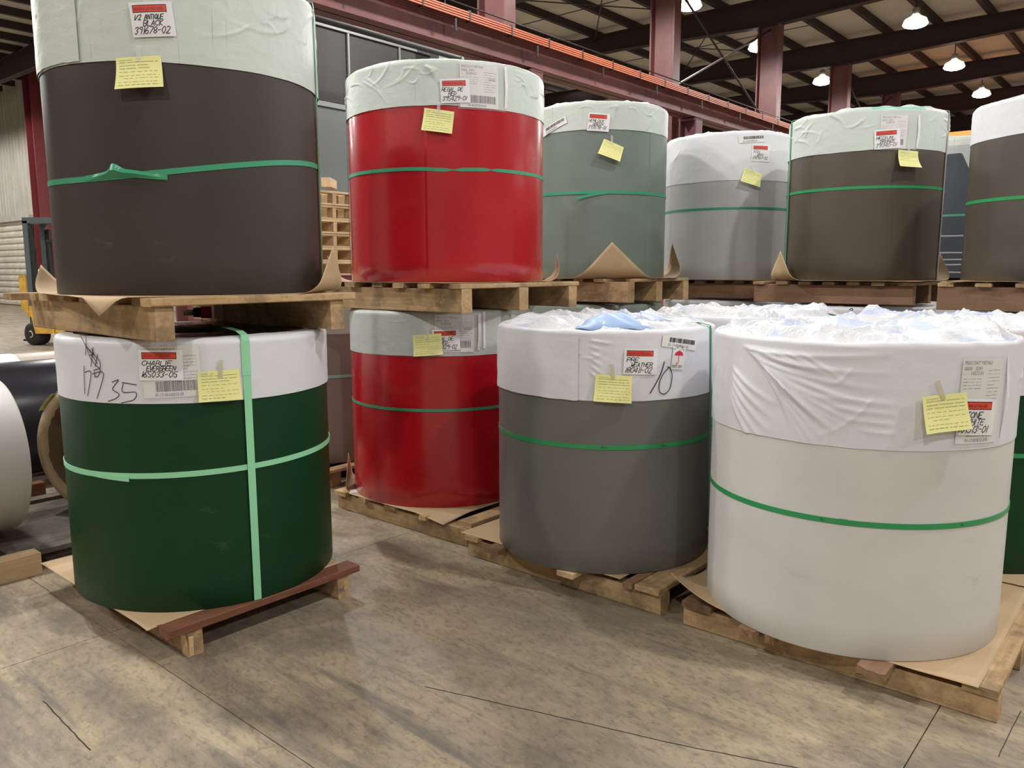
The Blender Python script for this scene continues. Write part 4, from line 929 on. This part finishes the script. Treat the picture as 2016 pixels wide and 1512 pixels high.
# ------------------------------------------------------------------ kraft sheets between coils and pallets
def kraft(label, cu, cw, z, hu, hw, curls, rot=0.0, wav=.003, seed=0):
    """curls: (direction angle in the sheet's frame, distance where the bend starts, bend radius, max angle deg, sign)"""
    t = cu * U + cw * W; n = 56
    a = np.linspace(-1, 1, n); X, Y = np.meshgrid(a * hu, a * hw); Z = wav * (vn(X * 5, Y * 5, seed) - .5)
    rr = np.hypot(X, Y); Z = Z * np.clip((rr - .5) * 6, 0, 1)
    for (an, t0, rb_, am, sg) in curls:
        cx, cy = math.cos(rad(an)), math.sin(rad(an)); d = X * cx + Y * cy - t0; q = np.clip(d, 0, None); A = rad(am)
        al = np.minimum(q / rb_, A); rest = np.clip(q - rb_ * A, 0, None)
        dx = rb_ * np.sin(al) + rest * math.cos(A) - q; dz = rb_ * (1 - np.cos(al)) + rest * math.sin(A)
        X = X + dx * cx; Y = Y + dx * cy; Z = Z + sg * dz
    o = grid_mesh('kraft_sheet', X, Y, Z, rings_faces(n, n, False), 'kraft', None, np.stack([X, Y], -1))
    o.location = (t.x, t.y, z); o.rotation_euler = (0, 0, AZ + rot)
    md = o.modifiers.new('s', 'SOLIDIFY'); md.thickness = .0015; md.offset = -1
    tag(o, label, 'paper', 'brown paper sheets under the coils'); return o
# frame: x=u (away right), y=w (away left); -135 deg: nearest corner, 135: left corner, -45: right corner
kraft('brown paper sheet under the white foreground coil, flat corner toward the viewer', 3.69, 1.09, .1262, .61, .63, [(135, .60, .35, 50, 1)], seed=1, wav=.004)
kraft('brown paper sheet under the dark green coil, corner tips hanging out', 1.86, 3.70, .1462, .49, .57, [(-135, .66, .6, 25, -1)], seed=2)
kraft('brown paper sheet with a creased flap under the brown black coil', 1.94, 3.64, 1.4925, .60, .60, [(-45, .592, .07, 86, 1), (135, .66, .10, 75, 1), (-135, .755, .035, 75, -1)], rot=rad(-9), seed=3)
kraft('brown paper sheet under the upper red coil, right corner curling up', 3.79, 3.80, 1.5195, .62, .62, [(-45, .645, .09, 92, 1), (135, .65, .10, 70, 1)], seed=4)
kraft('brown paper sheet under the lower red coil, left corner curled up', 3.77, 3.84, .1362, .60, .60, [(135, .605, .04, 90, 1), (-135, .66, .3, 8, -1)], seed=5, wav=.008)
kraft('brown paper sheet under the dark grey coil', 3.60, 2.50, .1308, .50, .53, [], seed=6)
kraft('brown paper sheet folded up in a large triangle against the grey green coil', 6.0, 4.13, 1.5185, .69, .69, [(-132, .615, .12, 84, 1), (-45, .61, .10, 95, 1)], seed=7)
kraft('brown paper sheet under the bronze coil with pointed corners standing up', 6.97, 2.16, 1.5025, .62, .62, [(135, .60, .07, 88, 1), (-45, .60, .08, 85, 1)], seed=8)
kraft('brown paper sheet under the ash grey upper coil', 7.44, 3.57, 1.4925, .58, .58, [(135, .6, .1, 60, 1)], seed=9)
kraft('brown paper sheet under the far right dark bronze coil', 6.45, .68, 1.5135, .58, .58, [], seed=10)
kraft('brown paper edge below the dark green coil at the right edge', 4.83, .94, .1340, .60, .60, [], seed=11)
o = mesh('paper_scrap', [(0, 0, 0), (.10, .01, .0), (.10, .07, .004), (0, .06, .004), (0, 0, -.002), (.10, .01, -.002), (.10, .07, .002), (0, .06, .002)], [(0, 1, 2, 3), (7, 6, 5, 4), (0, 4, 5, 1), (1, 5, 6, 2), (2, 6, 7, 3), (3, 7, 4, 0)], ['paper'])
o.location = P(3.18, 4.12, .139); o.rotation_euler = (0, 0, .2); tag(o, 'white paper scrap on the pallet of the lower red coil', 'paper')
# small red tube and label on the top of the green coil
rt = empty('marking_tube', (-1.665, 4.28, 1.335)); tag(rt, 'small red and white capped tube lying under the thick pallet on the green coil', 'tube')
MB().tube((0, 0, .035), (.05, .02, .035), .032, 14).obj('red_body', 'umb_red', rt, True)
MB().tube((-.035, -.014, .035), (0, 0, .035), .026, 14).obj('black_collar', 'black_steel', rt, True)
MB().tube((-.08, -.03, .035), (-.035, -.014, .035), .016, 12).obj('white_cap', 'paper', rt, True)
wc = MB().box((0, 0, 0), (.12, .03, .075)).obj('white_card', 'paper'); wc.location = (-1.60, 4.30, 1.335); tag(wc, 'blank white card box beside the red tube on the green coil', 'box')

# ------------------------------------------------------------------ horizontal coils on the left
def lying(label, u0, u1, w, z, R, paint_m, axis='u', end_m=None, name='steel_coil', bore=.22, n=72):
    t = empty(name, P(u0, w, 0), AZ if axis == 'u' else AZ + PI / 2); tag(t, label, 'coil')
    L = u1 - u0; rot = Matrix.Translation((0, 0, z)) @ Matrix.Rotation(PI / 2, 4, 'Y')
    MB().lathe([(bore, 0), (R - .01, 0), (R, .01), (R, L - .01), (R - .01, L), (bore, L), (bore, 0)], n, M4=rot, cap=False).obj('painted_sheet', paint_m, t, True)
    return t, rot, L
tw, rot, L = lying('white coil lying on its side, cut by the left edge of the photo', .35, 1.50, 5.10, .565, .43, 'white')
tb, rot, L = lying('black coil lying on its side behind the paper lined coil', .7, 3.6, 6.78, .47, .435, 'black_coil')
for a in (0.01,): MB().lathe([(.437, .3), (.437, .32)], 60, M4=rot, cap=False).obj('strap', 'strap_dark', tb)
tt, rot, L = lying('tan coil lying on its side with white paper, farthest at the left', .3, 4.5, 8.2, .43, .40, 'tan_coil')
b = MB(); vs = []
for k in range(7):
    an = rad(60 + 12 * k)
    for x in (.3, 2.25): vs.append((x, -.405 * math.cos(an), .43 + .405 * math.sin(an)))
b.add(vs, [(2 * i, 2 * i + 1, 2 * i + 3, 2 * i + 2) for i in range(6)]); b.obj('paper_cover', 'paper', tt)
# paper-lined coil, its eye toward the viewer (axis along W)
tp = empty('paper_lined_coil', (-2.50, 4.76, 0), rad(84)); tag(tp, 'coil lying on its side with ragged brown paper lining its open eye', 'coil')
rot = Matrix.Translation((0, 0, .52)) @ Matrix.Rotation(PI / 2, 4, 'Y')
MB().lathe([(.385, 0), (.425, 0), (.43, .006), (.43, .8), (.40, .8), (.385, .8)], 80, M4=rot, cap=False).obj('outer_winding', 'tan_coil', tp, True)
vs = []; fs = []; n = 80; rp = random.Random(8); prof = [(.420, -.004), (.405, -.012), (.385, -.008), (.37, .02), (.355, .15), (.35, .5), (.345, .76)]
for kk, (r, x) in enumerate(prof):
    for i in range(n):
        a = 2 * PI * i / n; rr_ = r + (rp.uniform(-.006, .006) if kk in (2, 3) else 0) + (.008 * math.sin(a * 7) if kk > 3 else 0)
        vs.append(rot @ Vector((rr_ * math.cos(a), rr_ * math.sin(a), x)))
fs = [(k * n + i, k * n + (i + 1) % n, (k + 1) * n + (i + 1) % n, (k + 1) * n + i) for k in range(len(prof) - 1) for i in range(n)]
mesh('paper_lining', vs, fs, ['kraft', 'kraft_shade'], tp, mi=[0 if i < 3 * n else 1 for i in range(len(fs))], smooth=True)
for (a, x0, w_, l_) in ((2.55, .02, .05, .14), (3.3, .03, .06, .05), (4.3, .02, .12, .05)):
    vs = []
    for i in range(5):
        for j in (0, 1):
            aa = a + (j - .5) * w_ / .35 * (1 - i * .18); r = .35 - .02 - l_ * i / 4 * .5; vs.append(rot @ Vector((r * math.cos(aa), r * math.sin(aa), x0 - .03 * math.sin(i * .8))))
    mesh('torn_paper', vs, [(2 * i, 2 * i + 1, 2 * i + 3, 2 * i + 2) for i in range(4)], ['kraft'], tp)
MB().lathe([(.05, .75), (.40, .75)], 40, M4=rot, cap=False).obj('far_end_paper', 'kraft_shade', tp)
def on_tp(name, a0, a1, x0, x1, m, r=.436, droop=0):
    vs = []
    for i in range(7):
        a = a0 + (a1 - a0) * i / 6
        for x in (x0, x1): vs.append(rot @ Vector((r * math.cos(a), r * math.sin(a), x)))
    return mesh(name, vs, [(2 * i, 2 * i + 1, 2 * i + 3, 2 * i + 2) for i in range(6)], [m], tp)
# rot maps local (x,y,z)->(z.., y, -x): angle pi is straight up
yn = on_tp('yellow_note', PI - 1.02, PI - .70, -.035, .13, 'yellow', .436)
on_tp('packing_list_pouch', PI - .68, PI - .40, .0, .20, 'pouch', .436); on_tp('red_label_band', PI - .66, PI - .42, .145, .185, 'label_red', .438)
# dunnage under them
dk = MB().box((0, 0, 0), (3.2, .10, .115)).obj('timber_beam', 'wood_light'); dk.location = P(-1.74, 4.53, 0); dk.rotation_euler = (0, 0, AZ); tag(dk, 'pale timber beam on the floor at the left edge', 'timber')
dk2 = MB().box((0, 0, 0), (3.0, .10, .08)).obj('timber_beam', 'wood_grey'); dk2.location = P(-.2, 5.75, 0); dk2.rotation_euler = (0, 0, AZ); tag(dk2, 'grey timber beam under the rubber mat of the lying coils', 'timber')
mt = MB().box((0, 0, .0), (3.22, .62, .018)).obj('rubber_mat', 'rubber'); mt.location = P(-1.9, 4.70, .116); mt.rotation_euler = (0, 0, AZ); tag(mt, 'black rubber mat under the white lying coil', 'mat')
mt2 = MB().box((0, 0, .0), (1.25, .95, .03), jit=.006).obj('worn_board', 'wood_grey'); mt2.location = P(1.28, 4.66, .056); mt2.rotation_euler = (0, 0, AZ + .03); tag(mt2, 'worn grey board on the floor under the paper lined coil', 'board')
for k, (u_, w_, l_) in enumerate(((1.35, 4.75, 1.1), (1.3, 5.5, 1.2))):
    x = MB().box((0, 0, 0), (l_, .08, .055)).obj('batten', 'wood_grey'); x.location = P(u_, w_, 0); x.rotation_euler = (0, 0, AZ); tag(x, ('near' if k == 0 else 'rear') + ' grey batten carrying the worn board', 'timber')
rbx = MB().box((0, 0, 0), (.9, .09, .09)).obj('timber_block', 'wood_red'); rbx.location = P(1.15, 6.15, .0); rbx.rotation_euler = (0, 0, AZ); tag(rbx, 'reddish timber block under the black lying coil', 'timber')
gbx = MB().box((0, 0, 0), (1.6, .12, .05)).obj('timber_block', 'wood_grey'); gbx.location = P(.75, 6.42, .0); gbx.rotation_euler = (0, 0, AZ); tag(gbx, 'greyed timber chock beside the black lying coil', 'timber')

# ------------------------------------------------------------------ pallet stack and red rack in the gap
def small_pallet(base, z, i):
    t = empty('pallet', (base.x, base.y, z), AZ + (i * 37 % 5 - 2) * .012); tag(t, ('lowest', 'second lowest', 'third lowest', 'third highest', 'second highest', 'topmost')[i] + ' pine pallet of the tall stack seen between the black and red coils', 'pallet', 'pine pallets in the tall stack')
    for k, s_ in enumerate((0, .24, .46, .92)): board('stringer', s_, s_ + .045, 0, 1.1, 0, .10, 'wood_light', t, 'y', seed=k)
    for k in range(6): board('deck_board', -.01, .99, k * .20, k * .20 + .09, .10, .124, 'wood_light', t, 'x', seed=k + i)
    for k in range(3): board('bottom_board', -.01, .99, k * .5, k * .5 + .09, -.020, 0, 'wood_light', t, 'x', seed=k + i)
sb = Vector((-2.02, 8.3, 0))
for i in range(6): small_pallet(sb, 1.548 + i * .145, i)
blk = board('timber_block', 0, .09, 0, .3, 0, .09, 'wood_light', None, 'y'); blk.location = Vector((-1.83, 8.2, 1.548 + 5 * .145 + .126)); tag(blk, 'short pine block on top of the tall pallet stack', 'timber')
rk = empty('steel_rack', (sb.x, sb.y, 0), AZ); tag(rk, 'low maroon steel rack carrying the tall stack of pine pallets', 'rack')
MB().box((-.05, -.05, 1.44), (1.05, .03, 1.52)).obj('beam', 'maroon_red', rk); MB().box((-.05, 1.07, 1.44), (1.05, 1.15, 1.52)).obj('beam', 'maroon_red', rk)
MB().box((-.05, -.05, 1.44), (.03, 1.15, 1.52)).obj('beam', 'maroon_red', rk); MB().box((.97, -.05, 1.44), (1.05, 1.15, 1.52)).obj('beam', 'maroon_red', rk)
for x in (-.05, .97):
    for y in (-.05, 1.07): MB().box((x, y, 0), (x + .08, y + .08, 1.44)).obj('leg', 'maroon_red', rk)

# ------------------------------------------------------------------ forklift
fk = empty('forklift', (-10.12, 17.0, 0), 0); tag(fk, 'yellow forklift with grey mast parked far behind the black coil', 'forklift')
bw = Matrix.Rotation(PI / 2, 4, 'X')
def wheel(x, y, r, wd):
    m4 = Matrix.Translation((x, y, r)) @ Matrix.Rotation(rad(-28), 4, 'Z') @ Matrix.Rotation(PI / 2, 4, 'X')
    o = MB().lathe([(.55 * r, -wd / 2), (.92 * r, -wd / 2), (r, -wd * .35), (r, wd * .35), (.92 * r, wd / 2), (.55 * r, wd / 2)], 28, M4=m4).obj('tyre', 'rubber', fk, True)
    m5 = m4
    MB().lathe([(.02, wd * .52), (.25 * r, wd * .52), (.55 * r, wd * .44), (.57 * r, -wd * .44), (.1, -wd * .44)], 24, M4=m5, cap=False).obj('rim', 'rim', o, True)
    MB().lathe([(.005, wd * .62), (.2 * r, wd * .6), (.22 * r, wd * .5)], 12, M4=m5, cap=False).obj('hub', 'rubber', o)
wheel(0, 0, .24, .30); wheel(1.5, -.25, .22, .25); wheel(.45, .85, .24, .3); wheel(1.9, .6, .22, .25)
for y in (-.05, .55):
    MB().box((-.10, y, .38), (.0, y + .12, 2.60)).obj('mast_rail', 'mast', fk)
    MB().box((.02, y + .02, .38), (.09, y + .10, 2.45)).obj('inner_mast_rail', 'black_steel', fk)
MB().box((-.10, -.05, 2.55), (.95, .67, 2.67)).obj('mast_crossbar', 'mast', fk)
MB().box((-.24, -.1, .72), (-.10, .62, 1.48)).obj('load_guard', 'yellow_paint', fk)
MB().box((-.12, -.12, .60), (.12, .72, .74)).obj('carriage', 'yellow_paint', fk)
b = MB(); b.add([(.12, -.28, .26), (.52, -.28, .26), (.52, -.28, .84), (.02, -.28, .84), (.12, .8, .26), (.52, .8, .26), (.52, .8, .84), (.02, .8, .84)], [(0, 1, 2, 3), (7, 6, 5, 4), (0, 4, 5, 1), (1, 5, 6, 2), (2, 6, 7, 3), (3, 7, 4, 0)])
b.obj('front_fender', 'yellow_paint', fk)
MB().box((.55, -.3, .28), (2.15, .85, .95)).obj('chassis', 'yellow_paint', fk); MB().box((1.2, -.25, .95), (2.2, .8, 1.25)).obj('engine_cover', 'yellow_paint', fk)
MB().box((.2, -.15, .84), (.5, .7, 1.30)).obj('dashboard', 'yellow_paint', fk)
for x, y in ((.52, -.25), (.52, .78), (1.9, -.25), (1.9, .78)): MB().box((x, y, .9), (x + .05, y + .05, 2.15)).obj('guard_post', 'black_steel', fk)
MB().box((.5, -.28, 2.15), (1.98, .84, 2.20)).obj('overhead_guard', 'black_steel', fk)
MB().box((1.05, .05, 1.25), (1.5, .55, 1.35)).obj('seat', 'black_steel', fk); MB().box((1.42, .05, 1.35), (1.52, .55, 1.75)).obj('seat_back', 'black_steel', fk)
MB().lathe([(.15, 0), (.17, .01), (.15, .02)], 16, M4=Matrix.Translation((.62, .3, 1.45)) @ Matrix.Rotation(rad(-60), 4, 'Y'), cap=False).obj('steering_wheel', 'black_steel', fk)
MB().tube((.5, .3, 1.25), (.62, .3, 1.46), .02, 8).obj('steering_column', 'black_steel', fk)
for y in (0, .5): MB().box((-.32, y, .08), (-.1, y + .1, .12)).obj('fork', 'black_steel', fk)
for y in (0, .5): MB().box((-.14, y, .08), (-.1, y + .1, .7)).obj('fork_shank', 'black_steel', fk)
MB().lathe([(.01, .04), (.06, .05), (.07, 0), (.05, -.05)], 12, M4=Matrix.Translation((.32, -.2, 1.55)) @ Matrix.Rotation(rad(-90), 4, 'Y')).obj('headlamp', 'rim', fk)
